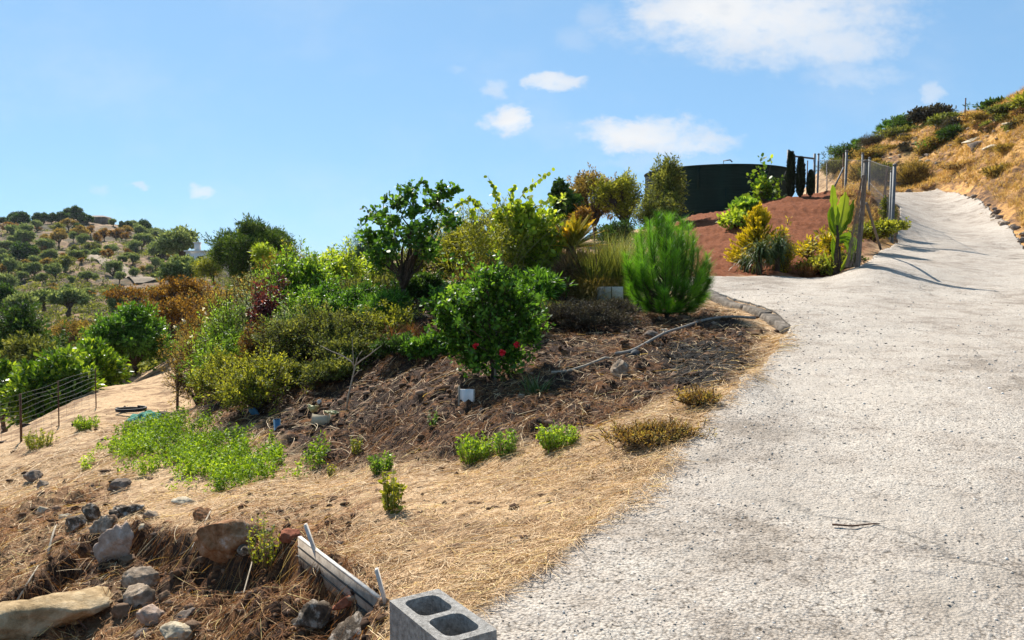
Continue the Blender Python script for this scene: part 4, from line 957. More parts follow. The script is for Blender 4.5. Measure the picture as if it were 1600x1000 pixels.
golden_conifer()
B('conifer', 'small golden conifer leaning beside the strap-leaved plants', 'conifer', 1222, 17.0, 364, 28, 'golden', .08, .02, 90, 22, up=1., spike=.4)
def strap_plant(px, d, crown, base, n, L_, label):
    global _s; _s += 1; r = np.random.default_rng(_s); x = pd(px, d); z = gz(x, d); c = P(px, crown, d).z - z
    o = empty('strap_leaved_plant', (x, d, z), label, 'dracaena', 'strap-leaved plants on the apron edge')
    s = MB(); s.tube([(0, 0, -.05), (.01, 0, c * .5), (0, 0, c)], [.06, .045, .04], 8); s.build('trunk', M_bark, o)
    f = MB(); tuft(f, [(0, 0, c), (0, 0, c * .9), (.06, .0, c * .7), (-.06, 0, c * .55)], n // 3, L_, r, .022, .75, 1.35, .5, .25, 7); f.build('leaves', LM['yuccal'], o)
strap_plant(1186, 16.3, 392, 428, 200, .52, 'mop-headed strap-leaved plant in front of the golden conifer')
strap_plant(1213, 16.5, 384, 428, 220, .58, 'taller drooping strap-leaved plant beside the golden conifer')
strap_plant(1165, 16.9, 408, 428, 90, .4, 'smallest strap-leaved plant at the outer foot of the golden conifer')

def banana():
    d = 15.9; x = pd(1307, d); z = gz(x, d); r = np.random.default_rng(61)
    o = empty('banana_plant', (x, d, z), 'banana-like plant with broad upright yellow-green leaves at the corner of the apron', 'banana plant')
    L = lambda px, py, dy=0: np.array(P(px, py, d + dy)) - np.array((x, d, z))
    s = MB(); 
    for pts, r0 in ((((1305, 430), (1306, 400), (1309, 375), (1308, 352)), .05), (((1309, 430), (1312, 405), (1312, 385)), .035)):
        s.tube([tuple(L(*q)) for q in pts], np.linspace(r0, r0 * .5, len(pts)), 8)
    s.build('trunk', M_bark, o)
    def leaf(p0, p1, p2, wd, v, twist):
        K = 14; t = np.linspace(0, 1, K)[:, None]; a, b, c = L(*p0), L(*p1), L(*p2); pp = (1 - t) ** 2 * a + 2 * t * (1 - t) * b + t * t * c
        tg = np.gradient(pp, axis=0); tg /= np.linalg.norm(tg, axis=1, keepdims=True); nr = np.array([math.sin(twist), -math.cos(twist), .25]); sd = np.cross(tg, nr); sd /= np.linalg.norm(sd, axis=1, keepdims=True)
        w_ = wd * .8 * (1 - .4 * (r.random((K, 1)) < .22)) * np.sin(np.clip(t * .93 + .05, 0, 1) * math.pi) ** .6 * (.9 + .12 * np.sin(t * 23 + v * 9)); up = np.cross(sd, tg)
        mid = pp; le = pp - sd * w_ + up * w_ * .3; ri = pp + sd * w_ + up * w_ * .3
        vv = np.stack([le, mid, ri], 1).reshape(-1, 3); i = np.arange(K - 1)[:, None] * 3; j = np.array([0, 1])[None]
        f = np.stack([i + j, i + j + 1, i + j + 4, i + j + 3], -1).reshape(-1, 4); mb = MB(); mb.add(vv, f, np.clip(v + r.normal(size=len(vv)) * .04, 0, 1)); 
        rib = MB(); mb.tubes(pp[None], np.linspace(.012, .003, K)[None], 4, .9)
        mb.build('leaf', LM['banana'], o, smooth=True)
    leaf((1308, 365), (1300, 330), (1301, 289), .15, .6, .3)
    leaf((1309, 360), (1318, 330), (1321, 300), .16, .8, -.4)
    leaf((1308, 368), (1290, 350), (1299, 322), .15, .3, .5)
    leaf((1310, 368), (1326, 350), (1334, 312), .12, .25, -.7)
    leaf((1310, 372), (1334, 362), (1335, 392), .13, .5, -.5)
    leaf((1311, 380), (1326, 365), (1332, 408), .10, .35, -.3)
    leaf((1306, 410), (1299, 395), (1301, 372), .11, .35, .4)
    leaf((1304, 428), (1290, 410), (1287, 390), .05, .95, .6)
    leaf((1308, 385), (1296, 365), (1294, 345), .08, .9, .8)
    leaf((1312, 425), (1322, 410), (1326, 396), .05, .8, -.4)
banana()
B('shrub', 'small shrub with yellow leaves on the red mound beside the banana plant', 'shrub', 1262, 17.6, 374, 40, 'golden', .10, .035, 24, 12, kind='oval', spike=.3, base=P(1262, 402, 17.6).z)
B('shrub', 'yellow-leaved spray right behind the banana plant', 'shrub', 1296, 16.8, 355, 34, 'golden', .10, .035, 40, 12, kind='oval', spike=.3, base=P(1296, 395, 16.8).z)
B('shrub', 'mixed yellow-green ground plant at the foot of the banana plant', 'shrub', 1282, 16.3, 400, 56, 'yellowgreen', .05, .025, 170, 14, kind='oval')
B('shrub', 'leafy green plant between the banana plant and the wire roll post', 'shrub', 1326, 16.2, 392, 34, 'mossy', .05, .022, 120, 14)
tuft_plant('dry_grass_tuft', 'rust-red dry grass tuft on the apron edge between conifer and banana plant', 'dry grass', 1258, 16.2, 402, 'redlitter', 500, .009, .6, .6, r0=.12)
B('shrub', 'leafy green plant carpet behind the front fence posts', 'shrub', 1364, 18.6, 346, 46, 'yellowgreen', .06, .035, 260, 14, kind='oval', base=P(1364, 374, 18.6).z, depth=1.6)
B('shrub', 'low leafy plant spilling onto the driveway under the tall steel post', 'shrub', 1394, 20.9, 345, 30, 'yellowgreen', .06, .035, 90, 14, kind='oval', base=P(1394, 359, 20.9).z, depth=1.6)
B('shrub', 'dark ivy-like growth on the fence between the steel posts', 'shrub', 1384, 22.5, 308, 18, 'mossy', .06, .03, 120, 12, base=P(1384, 345, 22.5).z)

# ================================================================ right hillside
def hb(px, top, wp, leaf, label, name='shrub', cat='shrub', hp=None, L=.12, W=.05, ns=200, nl=14, **k):
    p = hit(px, top + (hp or wp * .6), 20, 110); return B(name, label, cat, px, p.y, top, wp, leaf, L, W, ns, nl, **k)
hb(1420, 250, 48, 'khaki', 'large round golden-brown bush at the top of the driveway', hp=45, L=.16, W=.02, ns=420, nl=20, up=.8, spike=.15)
hb(1372, 255, 50, 'mossy', 'round olive-grey bush seen through the wire fence', hp=38, L=.15, W=.025, ns=320, up=.8)
hb(1341, 252, 42, 'khaki', 'dull tan bush seen through the fence beside the olive-grey one', hp=36, L=.15, W=.025, ns=260, up=.8)
hb(1300, 248, 40, 'mossy', 'low olive bush behind the gate posts', hp=30, L=.15, W=.03, ns=240)
hb(1318, 228, 42, 'darkgreen', 'dark green bush on the lower end of the ridge', hp=26, L=.2, W=.05, ns=220, up=.8)
hb(1362, 213, 44, 'purple', 'grey leafless-looking round bush on the ridge below the fan palms', hp=24, L=.2, W=.02, ns=300, up=.8)
hb(1360, 232, 60, 'khaki', 'spreading tan bush under the grey round bush', hp=26, ns=240)
hb(1404, 200, 60, 'mossy', 'yellowish shrub at the foot of the fan palms', hp=20, L=.18, W=.05, ns=240)
hb(1412, 183, 42, 'darkgreen', 'dark green bush on the ridge right beside the large fan palm', hp=26, L=.2, W=.08, ns=220, kind='oval')
hb(1446, 170, 56, 'purple', 'tall blackish prickly shrub at the highest bump of the ridge', hp=32, L=.22, W=.09, ns=260, kind='round', spike=.3)
hb(1470, 180, 46, 'mossy', 'dark olive prickly bush behind the tall blackish one', hp=26, L=.2, W=.08, ns=200, kind='oval')
hb(1490, 186, 36, 'purple', 'low dark twiggy shrub just below the ridge pole', hp=18, L=.2, W=.06, ns=150)
hb(1482, 200, 30, 'darkgreen', 'almost black shrub on the slope below the ridge pole', hp=24, L=.2, W=.06, ns=180)
hb(1458, 212, 50, 'khaki', 'dry tan scrub in the middle of the hillside above the loose stones', hp=18, ns=200)
hb(1548, 160, 40, 'darkgreen', 'dark low bush on the skyline past the ridge pole', hp=16, L=.2, W=.07, ns=180)
hb(1575, 166, 60, 'mossy', 'khaki-green scrub along the skyline next to the dark low bush', hp=20, ns=200)
hb(1602, 146, 40, 'yellowgreen', 'bright yellow-green bush at the very edge of the skyline', hp=30, L=.2, W=.05, ns=200)
hb(1537, 176, 46, 'khaki', 'tawny scrub mound on the slope under the dark skyline bush', hp=20, ns=200)
hb(1449, 220, 26, 'green', 'small fresh green plant on the stony slope', hp=14, L=.22, W=.04, ns=60, kind='blade')
hb(1516, 178, 34, 'dry', 'golden dry bush beside the foot of the ridge pole', hp=16, ns=140)
hb(1560, 258, 50, 'khaki', 'dry brown-gold bush low on the grassy slope', hp=22, L=.12, ns=200)
hb(1500, 252, 60, 'dry', 'golden dry bush in the middle of the grassy slope', hp=22, L=.12, W=.02, ns=240)
hb(1570, 235, 40, 'khaki', 'olive-gold tuft bush under the rocky band', hp=18, L=.12, W=.02, ns=160)

rs = np.random.default_rng(44)
for i_ in range(44):
    ex = rs.uniform(1335, 1600); top_ = np.interp(ex, [1335, 1400, 1500, 1600], [236, 212, 196, 168]); ey = top_ + rs.uniform(4, 30); w_ = rs.uniform(12, 26); lf = ('khaki', 'brown', 'mossy', 'khaki', 'purple')[i_ % 5]
    hb(ex, ey, w_, lf, {'khaki': 'small tan scrub', 'brown': 'small brown scrub', 'mossy': 'small olive-green scrub', 'purple': 'small grey-purple scrub'}[lf] + ' on the upper hillside ' + ('near the fan palms' if ex < 1400 else 'under the blackish shrub' if ex < 1460 else 'below the ridge pole' if ex < 1520 else 'under the dark skyline bush' if ex < 1570 else 'at the photo edge'), hp=w_ * .5, L=.14, W=.04, ns=60, nl=12, group='small scrub on the upper hillside')
def fan_palm(px, top, wp, hp, label):
    global _s; _s += 1; r = np.random.default_rng(_s); p = hit(px, top + hp, 20, 110); d = p.y; z = gz(p.x, d); H = P(px, top, d).z - z; rx = wp / FPX * d / 2
    o = empty('fan_palm', (p.x, d, z), label, 'palm', 'dwarf fan palms on the ridge'); f = MB(); s = MB()
    n = 26
    for i in range(n):
        az = i * 2.4; el = .2 + 1.2 * r.random(); q = np.array([math.cos(az) * math.cos(el), math.sin(az) * math.cos(el), math.sin(el)])
        e = q * np.array([rx * .72, rx * .72, H * .72]); s.tubes(np.stack([np.zeros(3), e * .5 + (0, 0, .05), e])[None], np.array([[.02, .015, .01]]), 4)
        m = 13; sd = np.cross(q, [0, 0, 1.]); sd /= np.linalg.norm(sd); an = np.linspace(-1.3, 1.3, m); dd = q[None] * np.cos(an)[:, None] + sd[None] * np.sin(an)[:, None]
        f.leaves(np.tile(e, (m, 1)), dd, np.cross(q, sd)[None] + r.normal(size=(m, 3)) * .1, rx * .42, rx * .085, np.clip(.5 + .2 * r.normal() + .05 * r.normal(size=m), 0, 1), 'diamond', .15)
    s.build('stalks', M_bark, o); f.build('fronds', LM['green'], o)
fan_palm(1386, 187, 44, 22, 'dwarf fan palm with spread green fans at the lower side of the ridge clump')
fan_palm(1408, 179, 44, 24, 'larger dwarf fan palm beside the tall blackish shrub')
fan_palm(1340, 215, 36, 22, 'small fan palm on the lower part of the ridge above the fence')

def dry_slope():
    r = np.random.default_rng(91); n = 26000
    th = r.uniform(.38, .72, n); rr = np.exp(r.uniform(math.log(17), math.log(75), n)); x = rr * np.sin(th); y = rr * np.cos(th)
    rd = road_sd(x, y); dens = fbm(x * .35, y * .35, 4, 71) + .5 * fbm(x * 1.3, y * 1.3, 2, 72); k = (rd > .25) & (dens > -.30) & (masks(x, y)['hr'] > .5)
    x, y = x[k], y[k]; z = ground_z(x, y); f = MB(); rr = np.hypot(x, y)
    for lo, hi, ln in ((0, 26, .28), (26, 38, .36), (38, 90, .42)):
        q = (rr >= lo) & (rr < hi)
        if q.sum(): tuft(f, np.c_[x, y, z][q], 12, ln * .8, r, .010 if lo < 30 else .018, .75, .7, .55, .25, 4)
    o = f.build('dry_grass', LM['dry']); tag(o, 'golden dried grass covering the hillside above the driveway', 'dry grass', kind='stuff')
dry_slope()

# ================================================================ left valley and far hill
tree('pine_tree', 'big round dark green pine on the skyline at the edge of the valley', 'pine', 394, 42, 342, 106, 'farpine', .20, .045, 2200, 20, trunk_h=.02, trunk_r=.18, nlobes=20, lobe=.36, z0=P(392, 445, 42).z, kind='diamond', spike=.2, up=.9)
tree('pine_tree', 'smaller grey-green pine behind the big round one', 'pine', 432, 55, 352, 60, 'farpine', .25, .06, 420, 16, trunk_h=.2, trunk_r=.15, nlobes=7, lobe=.5, z0=P(432, 430, 55).z)
tree('weeping_tree', 'small drooping yellow-green tree in front of the big pine', 'tree', 409, 26, 386, 32, 'lime', .14, .02, 170, 18, trunk_h=.45, trunk_r=.05, nlobes=4, lobe=.6, z0=P(409, 430, 26).z, up=-.6, hang=.6)
tree('olive_tree', 'large blue-green tree at the foot of the far skyline beside the white house', 'tree', 287, 92, 358, 56, 'olive', .38, .16, 560, 16, trunk_h=.2, trunk_r=.25, nlobes=9, lobe=.45, z0=P(287, 412, 92).z)
tree('oak_tree', 'spreading dark grey-green tree below the white house', 'tree', 292, 62, 404, 74, 'olive', .26, .11, 620, 16, trunk_h=.2, trunk_r=.2, nlobes=9, lobe=.45, z0=P(292, 452, 62).z)
tree('young_pine_tree', 'yellow-green feathery tree between the white house and the big pine', 'tree', 334, 52, 398, 48, 'yellowgreen', .2, .035, 300, 16, trunk_h=.15, trunk_r=.1, nlobes=5, lobe=.6, z0=P(334, 442, 52).z)
tree('almond_tree', 'wide bare-branched almond tree with rusty brown leaves above the terrace', 'tree', 268, 25, 434, 178, 'rust', .085, .035, 900, 13, trunk_h=.22, trunk_r=.11, nlobes=15, lobe=.30, z0=P(285, 522, 25).z, flat=.6, spike=.3)
tree('orange_tree', 'round deep green citrus tree with a shaded underside on the terrace edge', 'tree', 207, 22, 480, 116, 'green', .10, .04, 1200, 16, trunk_h=.04, trunk_r=.07, nlobes=17, lobe=.34, z0=P(200, 574, 22).z, kind='oval', spike=.4)
tree('avocado_tree', 'leafy bright green avocado tree behind the wire fence', 'tree', 92, 16.5, 548, 125, 'avocado', .12, .045, 820, 15, trunk_h=.08, trunk_r=.07, nlobes=10, lobe=.42, z0=P(95, 690, 16.5).z, kind='oval', hang=.2)
tree('avocado_tree', 'smaller bright avocado tree beyond the fenced one, nearer the citrus tree', 'tree', 148, 19, 532, 78, 'avocado', .12, .045, 500, 14, trunk_h=.08, trunk_r=.06, nlobes=7, lobe=.45, z0=P(148, 625, 19).z, kind='oval', hang=.2)
tree('avocado_tree', 'avocado tree cut by the photo edge with pale new leaves', 'tree', -2, 19, 566, 60, 'avocado', .12, .045, 340, 14, trunk_h=.08, trunk_r=.06, nlobes=6, lobe=.45, z0=P(0, 670, 19).z, kind='oval', hang=.2)
tree('oak_tree', 'big dark-leaved tree filling the near corner of the valley', 'tree', 28, 27, 478, 120, 'darkgreen', .14, .07, 900, 16, trunk_h=.1, trunk_r=.15, nlobes=13, lobe=.4, z0=P(28, 640, 27).z)
tree('oak_tree', 'dark green tree with sunlit tan top in front of the big dark one', 'tree', 38, 23, 520, 100, 'mossy', .11, .05, 620, 15, trunk_h=.1, trunk_r=.1, nlobes=10, lobe=.42, z0=P(38, 650, 23).z)
tree('almond_tree', 'crooked almond tree half bare between the dark tree and the citrus tree', 'tree', 112, 31, 498, 74, 'khaki', .09, .035, 260, 11, trunk_h=.3, trunk_r=.08, nlobes=8, lobe=.38, z0=P(108, 555, 31).z)
tree('almond_tree', 'pale yellow-green small tree tucked beside the citrus tree', 'tree', 150, 28, 508, 60, 'yellowgreen', .09, .035, 260, 13, trunk_h=.2, trunk_r=.06, nlobes=6, lobe=.45, z0=P(150, 560, 28).z)
tree('oak_tree', 'nearly black tree on the valley side at the edge of the photo', 'tree', 4, 60, 448, 34, 'darkgreen', .25, .1, 300, 14, trunk_h=.15, trunk_r=.15, nlobes=6, lobe=.5, z0=P(4, 492, 60).z)
tree('olive_tree', 'round silvery olive tree with a leaning trunk, nearest below the far hill', 'tree', 108, 62, 452, 46, 'olive', .24, .1, 420, 15, trunk_h=.3, trunk_r=.16, nlobes=7, lobe=.5, z0=P(110, 491, 62).z, lean=-.1)
tree('olive_tree', 'low olive tree beside the leaning one on the valley side', 'tree', 68, 64, 456, 34, 'olive', .22, .1, 260, 14, trunk_h=.25, trunk_r=.12, nlobes=6, lobe=.5, z0=P(71, 483, 64).z)
tree('olive_tree', 'loose grey-green olive tree above the big dark-leaved tree', 'tree', 30, 48, 462, 44, 'olive', .2, .09, 320, 14, trunk_h=.2, trunk_r=.12, nlobes=6, lobe=.5, z0=P(32, 500, 48).z)
tree('olive_tree', 'green olive tree partly behind the rusty almond tree', 'tree', 176, 60, 450, 32, 'olive', .22, .1, 240, 14, trunk_h=.2, trunk_r=.12, nlobes=6, lobe=.5, z0=P(178, 490, 60).z)
# three kinds of small far tree, copied over the hillside
def proto(name, leaf, L, W, ns, th, seed, cat='tree', nl=12):
    o = empty(name, (0, 0, -900), 'x', cat); r = np.random.default_rng(seed)
    _tree(o, 3.0, 1.75, leaf, L, W, int(ns * 1.3), nl, 'diamond', th, .13, 10, .33, M_bark, seed, .4, .2 * (seed % 3 - 1), .3, .2, r); return o
PR = {'olive': [proto('olive_tree', 'olive', .3, .13, 230, .3, 1), proto('olive_tree', 'olive', .3, .13, 260, .18, 2)],
      'almond': [proto('almond_tree', 'khaki', .26, .11, 170, .32, 3), proto('almond_tree', 'rust', .26, .11, 120, .36, 4), proto('almond_tree', 'mossy', .26, .11, 170, .3, 5)],
      'dark': [proto('evergreen_tree', 'darkgreen', .34, .15, 260, .12, 6)]}
used = set()
LAB = {}
def far_tree(kind, i, px, py, w, label, group):
    """foot of the tree at photo pixel (px,py), crown w pixels wide"""
    p = hit(px, py, 45, 255); o = PR[kind][i]; sc = (w / FPX * p.y) / 3.5 * 1.12
    loc = (p.x, p.y, gz(p.x, p.y) - .1); rz = random.uniform(0, 6.28)
    if id(o) in used: c_ = dup(o, loc, rz, sc, label, group); c_.scale = (sc, sc * random.uniform(.8, 1.2), sc * random.uniform(.75, 1.1))
    else:
        used.add(id(o)); o.location = loc; o.rotation_euler = (0, 0, rz); o.scale = (sc, sc * random.uniform(.8, 1.2), sc * random.uniform(.75, 1.1)); o['label'] = label; o['group'] = group
random.seed(4)
T = [('olive', 0, 87, 441, 34), ('olive', 0, 55, 438, 30), ('olive', 1, 38, 437, 24), ('almond', 2, 102, 432, 34), ('olive', 0, 137, 449, 24), ('olive', 1, 178, 432, 26), ('olive', 0, 187, 448, 24), ('olive', 1, 15, 441, 26),
     ('almond', 0, 93, 390, 34), ('olive', 1, 69, 402, 30), ('almond', 0, 125, 381, 26), ('almond', 2, 146, 400, 28), ('almond', 1, 163, 378, 22), ('almond', 1, 182, 380, 26), ('almond', 1, 190, 380, 28), ('olive', 0, 176, 402, 24), ('olive', 1, 211, 398, 28), ('olive', 0, 222, 396, 32),
     ('almond', 0, 108, 366, 24), ('almond', 2, 90, 372, 26), ('olive', 0, 58, 367, 20), ('almond', 1, 60, 365, 14), ('olive', 1, 40, 384, 30), ('olive', 1, 20, 378, 28), ('almond', 1, 12, 372, 26), ('olive', 0, 36, 399, 30), ('olive', 1, 10, 400, 26), ('almond', 0, 30, 410, 20), ('dark', 0, 40, 412, 34), ('olive', 0, 52, 422, 26), ('olive', 1, 8, 418, 28),
     ('olive', 1, 118, 418, 26), ('olive', 0, 80, 416, 26), ('olive', 1, 155, 408, 24), ('almond', 0, 76, 424, 24), ('olive', 0, 133, 405, 20), ('almond', 2, 128, 416, 22), ('almond', 1, 152, 388, 20), ('olive', 1, 132, 392, 22), ('almond', 1, 100, 408, 18), ('almond', 0, 200, 372, 22), ('olive', 0, 218, 376, 24), ('almond', 2, 232, 384, 24), ('olive', 1, 246, 380, 24), ('olive', 0, 258, 396, 22),
     ('olive', 1, 243, 410, 30), ('olive', 0, 256, 418, 36), ('olive', 1, 208, 420, 18), ('almond', 0, 60, 406, 18), ('olive', 0, 105, 470, 16), ('olive', 1, 140, 475, 20), ('olive', 1, 8, 458, 34), ('almond', 0, 4, 440, 24), ('olive', 0, 200, 410, 16), ('almond', 1, 142, 372, 20), ('almond', 0, 74, 386, 18), ('olive', 1, 22, 428, 24), ('almond', 2, 116, 398, 18)]
lab = {('olive', 0): 'grey-green olive tree on the far hillside', ('olive', 1): 'low dense olive tree on the far hillside', ('almond', 0): 'tan-leaved almond tree on the far hillside', ('almond', 1): 'rust-brown almond tree on the far hillside', ('almond', 2): 'mossy green almond tree on the far hillside', ('dark', 0): 'dark clump-like evergreen on the far hillside'}
grp = {'olive': 'olive trees on the far hillside', 'almond': 'almond trees on the far hillside', 'dark': 'evergreens on the far hill'}
row_ = lambda py: 'just under the crest' if py < 374 else 'on the upper slope' if py < 389 else 'at mid height' if py < 404 else 'on the lower slope' if py < 424 else 'on the bottom terrace'
col_ = lambda px: 'at the photo edge' if px < 18 else 'near the photo edge' if px < 42 else 'left of the bare knoll' if px < 72 else 'below the bare knoll' if px < 105 else 'beside the small track end' if px < 150 else 'above the pale track' if px < 196 else 'toward the white house'
for k, i, px, py, w_ in T: far_tree(k, i, px, py, w_, lab[(k, i)].replace(' on the far hillside', '') + ' ' + row_(py) + ' ' + col_(px), grp[k])
for i_ in range(50):
    px = random.uniform(-5, 285); py = random.uniform(360, 470) if px < 130 else random.uniform(380, 445)
    if py < 358 + abs(px - 120) * .14: continue
    k, i = random.choice((('olive', 0), ('olive', 1), ('olive', 1), ('almond', 0), ('almond', 2), ('dark', 0), ('almond', 1))); w_ = random.uniform(10, 20)
    far_tree(k, i, px, py, w_, 'small ' + lab[(k, i)].replace(' on the far hillside', '').replace(' with a clear trunk', '').replace(' without visible trunk', '') + ' ' + row_(py) + ' ' + col_(px), grp[k])
ridge_px = [(4, 352, 16), (14, 350, 14), (26, 352, 20), (38, 354, 30), (56, 352, 18), (68, 350, 18), (80, 349, 16), (92, 348, 18), (103, 346, 22), (115, 347, 22), (124, 348, 20), (136, 349, 18), (177, 352, 12), (188, 355, 12), (197, 356, 14), (207, 358, 18), (216, 362, 20), (226, 366, 22), (236, 371, 22), (246, 377, 22), (256, 384, 22), (266, 388, 20), (276, 398, 22)]
ORD = 'first second third fourth fifth sixth seventh eighth ninth tenth eleventh twelfth thirteenth fourteenth fifteenth sixteenth seventeenth eighteenth nineteenth twentieth twenty-first twenty-second twenty-third'.split()
for o_, (px, py, w_) in zip(ORD, ridge_px): far_tree('dark' if px % 3 else 'olive', 0 if px % 3 else 1, px, py + 2, w_, ('dark evergreen' if px % 3 else 'round olive tree') + ', ' + o_ + ' along the far hill crest from the photo edge', 'trees on the crest of the far hill')

def far_scrub():
    r = np.random.default_rng(14); n = 9500; th = r.uniform(-.66, -.28, n); rr = np.exp(r.uniform(math.log(40), math.log(200), n)); x = rr * np.sin(th); y = rr * np.cos(th)
    k = fbm(x * .08, y * .1, 3, 55) > -.2; x, y, rr = x[k], y[k], rr[k]; n = len(x); z = ground_z(x, y); f = MB(); m = 34
    s_ = (.25 + .5 * r.random(n))[:, None]; q = np.c_[x, y, z][:, None] + rdir(n * m, r, .5).reshape(n, m, 3) * s_[..., None] * np.array([1, 1, .7])
    v = np.clip(np.repeat(r.random(n), m) * .9 + .1 * r.random(n * m), 0, 1)
    f.leaves(q.reshape(-1, 3), rdir(n * m, r, .4), rdir(n * m, r), .26, .11, v, 'diamond')
    o = f.build('scrub', LM['mossy']); tag(o, 'low dry scrub dotted over the far hillside', 'scrub', kind='stuff')
far_scrub()
# ================================================================ built things
M_steel = plain('galvanised_steel', (.08, .085, .088), (.16, .165, .165), 14, .65, .3, .001, .2)
M_wire = plain('wire', (.10, .095, .09), (.18, .17, .16), 20, .7, .2, .0, .2)
M_rusty = plain('rusty_iron', (.05, .03, .022), (.16, .08, .045), 25, .9, .2, .002)
M_post = plain('weathered_post', (.09, .078, .066), (.20, .175, .15), 30, .9, .2, .004)
M_white = plain('white_paint', (.32, .28, .23), (.60, .56, .50), 16, .6, .3, .002)
M_plaster = plain('plaster', (.62, .58, .52), (.80, .77, .72), 3, .9, .2, .01)
M_dark = plain('dark_rubber', (.01, .01, .01), (.03, .03, .03), 20, .6, .3, .001)
M_pipe = plain('grey_pipe', (.12, .105, .085), (.28, .25, .21), 22, .7, .3, .002)
M_conc = plain('cast_concrete', (.17, .155, .135), (.56, .525, .475), 42, .95, .1, .012, detail=10)
M_edge = plain('old_concrete_edge', (.05, .04, .03), (.26, .22, .18), 7, .95, .1, .02)
def tank_mat():
    m, n, o = mat('dark_green_tank'); tc = n.new('ShaderNodeTexCoord').outputs['Object']
    c = n.ramp(n.noise(vscale(n, tc, (1, 1, .3)), 1.2, 6, .6), [(.3, (.002, .010, .0075)), (.7, (.005, .021, .016))])
    b = bsdf(n, c, .7, .12); n.link(b.outputs[0], o.inputs[0]); return m
def rockmat(name, stops, scale=6.):
    m, n, o = mat(name); tc = n.new('ShaderNodeTexCoord').outputs['Object']
    f = n.noise(tc, scale, 8, .68, .6); g = n.noise(tc, scale * 5, 6, .75); a = n.math('ADD', n.math('MULTIPLY', f, .65), n.math('MULTIPLY', g, .35))
    c = n.ramp(a, stops); b = bsdf(n, c, .95, .15, a, .03, 1.); n.link(b.outputs[0], o.inputs[0]); return m
RM = {'grey': rockmat('grey_stone', [(.36, (.08, .055, .036)), (.5, (.28, .21, .145)), (.62, (.58, .47, .36))]),
      'red': rockmat('rust_stone', [(.36, (.09, .04, .02)), (.48, (.24, .115, .05)), (.56, (.34, .20, .11)), (.66, (.58, .50, .42))], 5),
      'pink': rockmat('pinkish_stone', [(.36, (.20, .13, .09)), (.5, (.42, .30, .22)), (.62, (.50, .43, .38))], 7),
      'cream': rockmat('cream_stone', [(.36, (.20, .15, .09)), (.5, (.50, .41, .28)), (.62, (.68, .60, .46))], 5),
      'dark': rockmat('dark_stone', [(.36, (.022, .016, .011)), (.5, (.12, .088, .06)), (.58, (.48, .41, .33))], 9),
      'slate': rockmat('slate_stone', [(.36, (.05, .038, .03)), (.5, (.17, .13, .10)), (.62, (.38, .31, .25))], 4),
      'brown': rockmat('brown_stone', [(.36, (.05, .032, .02)), (.5, (.16, .10, .06)), (.62, (.32, .22, .14))], 4),
      'sand': rockmat('sandy_stone', [(.36, (.12, .075, .03)), (.5, (.36, .25, .13)), (.62, (.56, .42, .25))], 4),
      'tile': rockmat('fired_clay', [(.36, (.16, .045, .022)), (.6, (.36, .13, .07))], 8)}
_ico = {}
def ico(k):
    if k not in _ico:
        import bmesh
        b = bmesh.new(); bmesh.ops.create_icosphere(b, subdivisions=k, radius=1)
        b.verts.ensure_lookup_table(); _ico[k] = (np.array([v.co[:] for v in b.verts]), np.array([[v.index for v in f.verts] for f in b.faces])); b.free()
    return _ico[k]
def rock_mesh(size, seed, cuts=9, sub=4, rough=.06):
    r = np.random.default_rng(seed); v, f = ico(sub); v = v.copy()
    for _ in range(cuts):
        nrm = rdir(1, r)[0]; dd = .45 + .4 * r.random(); s_ = v @ nrm; v = v - np.where(s_ > dd, (s_ - dd), 0)[:, None] * nrm * .97
    nz = fbm(v[:, 0] * 2.2 + v[:, 2] * 1.3 + seed, v[:, 1] * 2.2 - v[:, 2] * 1.7, 4, seed); v = v * (1 + rough * 4.5 * nz)[:, None]
    nz = fbm(v[:, 0] * 8 + v[:, 2] * 5, v[:, 1] * 8 - v[:, 2] * 6 + seed, 3, seed + 1); v = v * (1 + rough * 1.9 * nz)[:, None]
    nz = np.abs(fbm(v[:, 0] * 3.6 - v[:, 2] * 3, v[:, 1] * 3.6 + v[:, 2] * 2.6 + seed, 3, seed + 2)); v = v * (1 - rough * 2.2 * nz)[:, None]
    v = v / np.abs(v).max(0) * np.array(size) / 2
    mb = MB(); mb.add(v, f); return mb
def rock(px, py, wpx, hpx, kind, label, seed, depth=.8, rz=0, tilt=None, cuts=9, sink=.5, name='rock', rough=.06, sub=4, group=None, cat='rock'):
    p = ghit(px, py) if py > 560 and px < 1200 else hit(px, py, 2.4, 120); d = p.y; w_, h_ = wpx / FPX * d, hpx / FPX * d
    mb = rock_mesh((w_, w_ * depth, h_ * 1.25), seed, cuts, sub, rough); o = mb.build(name, RM[kind], None, smooth=False)
    o.location = (p.x, p.y, gz(p.x, p.y) + h_ * (.5 - sink * .6)); o.rotation_euler = ((tilt or (0, 0))[0], (tilt or (0, 0))[1], rz)
    return tag(o, label, cat, group)
# foreground stones
rock(350, 862, 118, 66, 'red', 'largest rock, rust-brown with a whitish top, in the near rough ground', 101, rough=.045, cuts=14, rz=.2)
rock(184, 874, 74, 62, 'pink', 'upright pinkish grey rock with a jagged heart-like outline', 2, depth=.5, cuts=14, rough=.055, sink=.25)
rock(224, 908, 66, 30, 'grey', 'flat pale grey-green slab under the upright pinkish rock', 3, cuts=14, tilt=(.15, -.2))
rock(211, 948, 66, 40, 'grey', 'rounded speckled grey rock below the flat pale slab', 4)
rock(236, 975, 44, 36, 'pink', 'blocky rock wedged under the rounded speckled one', 5)
rock(289, 968, 50, 20, 'slate', 'thin dark stone shard sticking out of the straw', 6, tilt=(.1, -.4), cuts=14)
rock(272, 1000, 58, 28, 'cream', 'cream-coloured stone in the straw at the bottom of the photo', 7)
rock(287, 788, 44, 15, 'cream', 'pale flattish stone on the straw behind the rust-brown rock', 8)
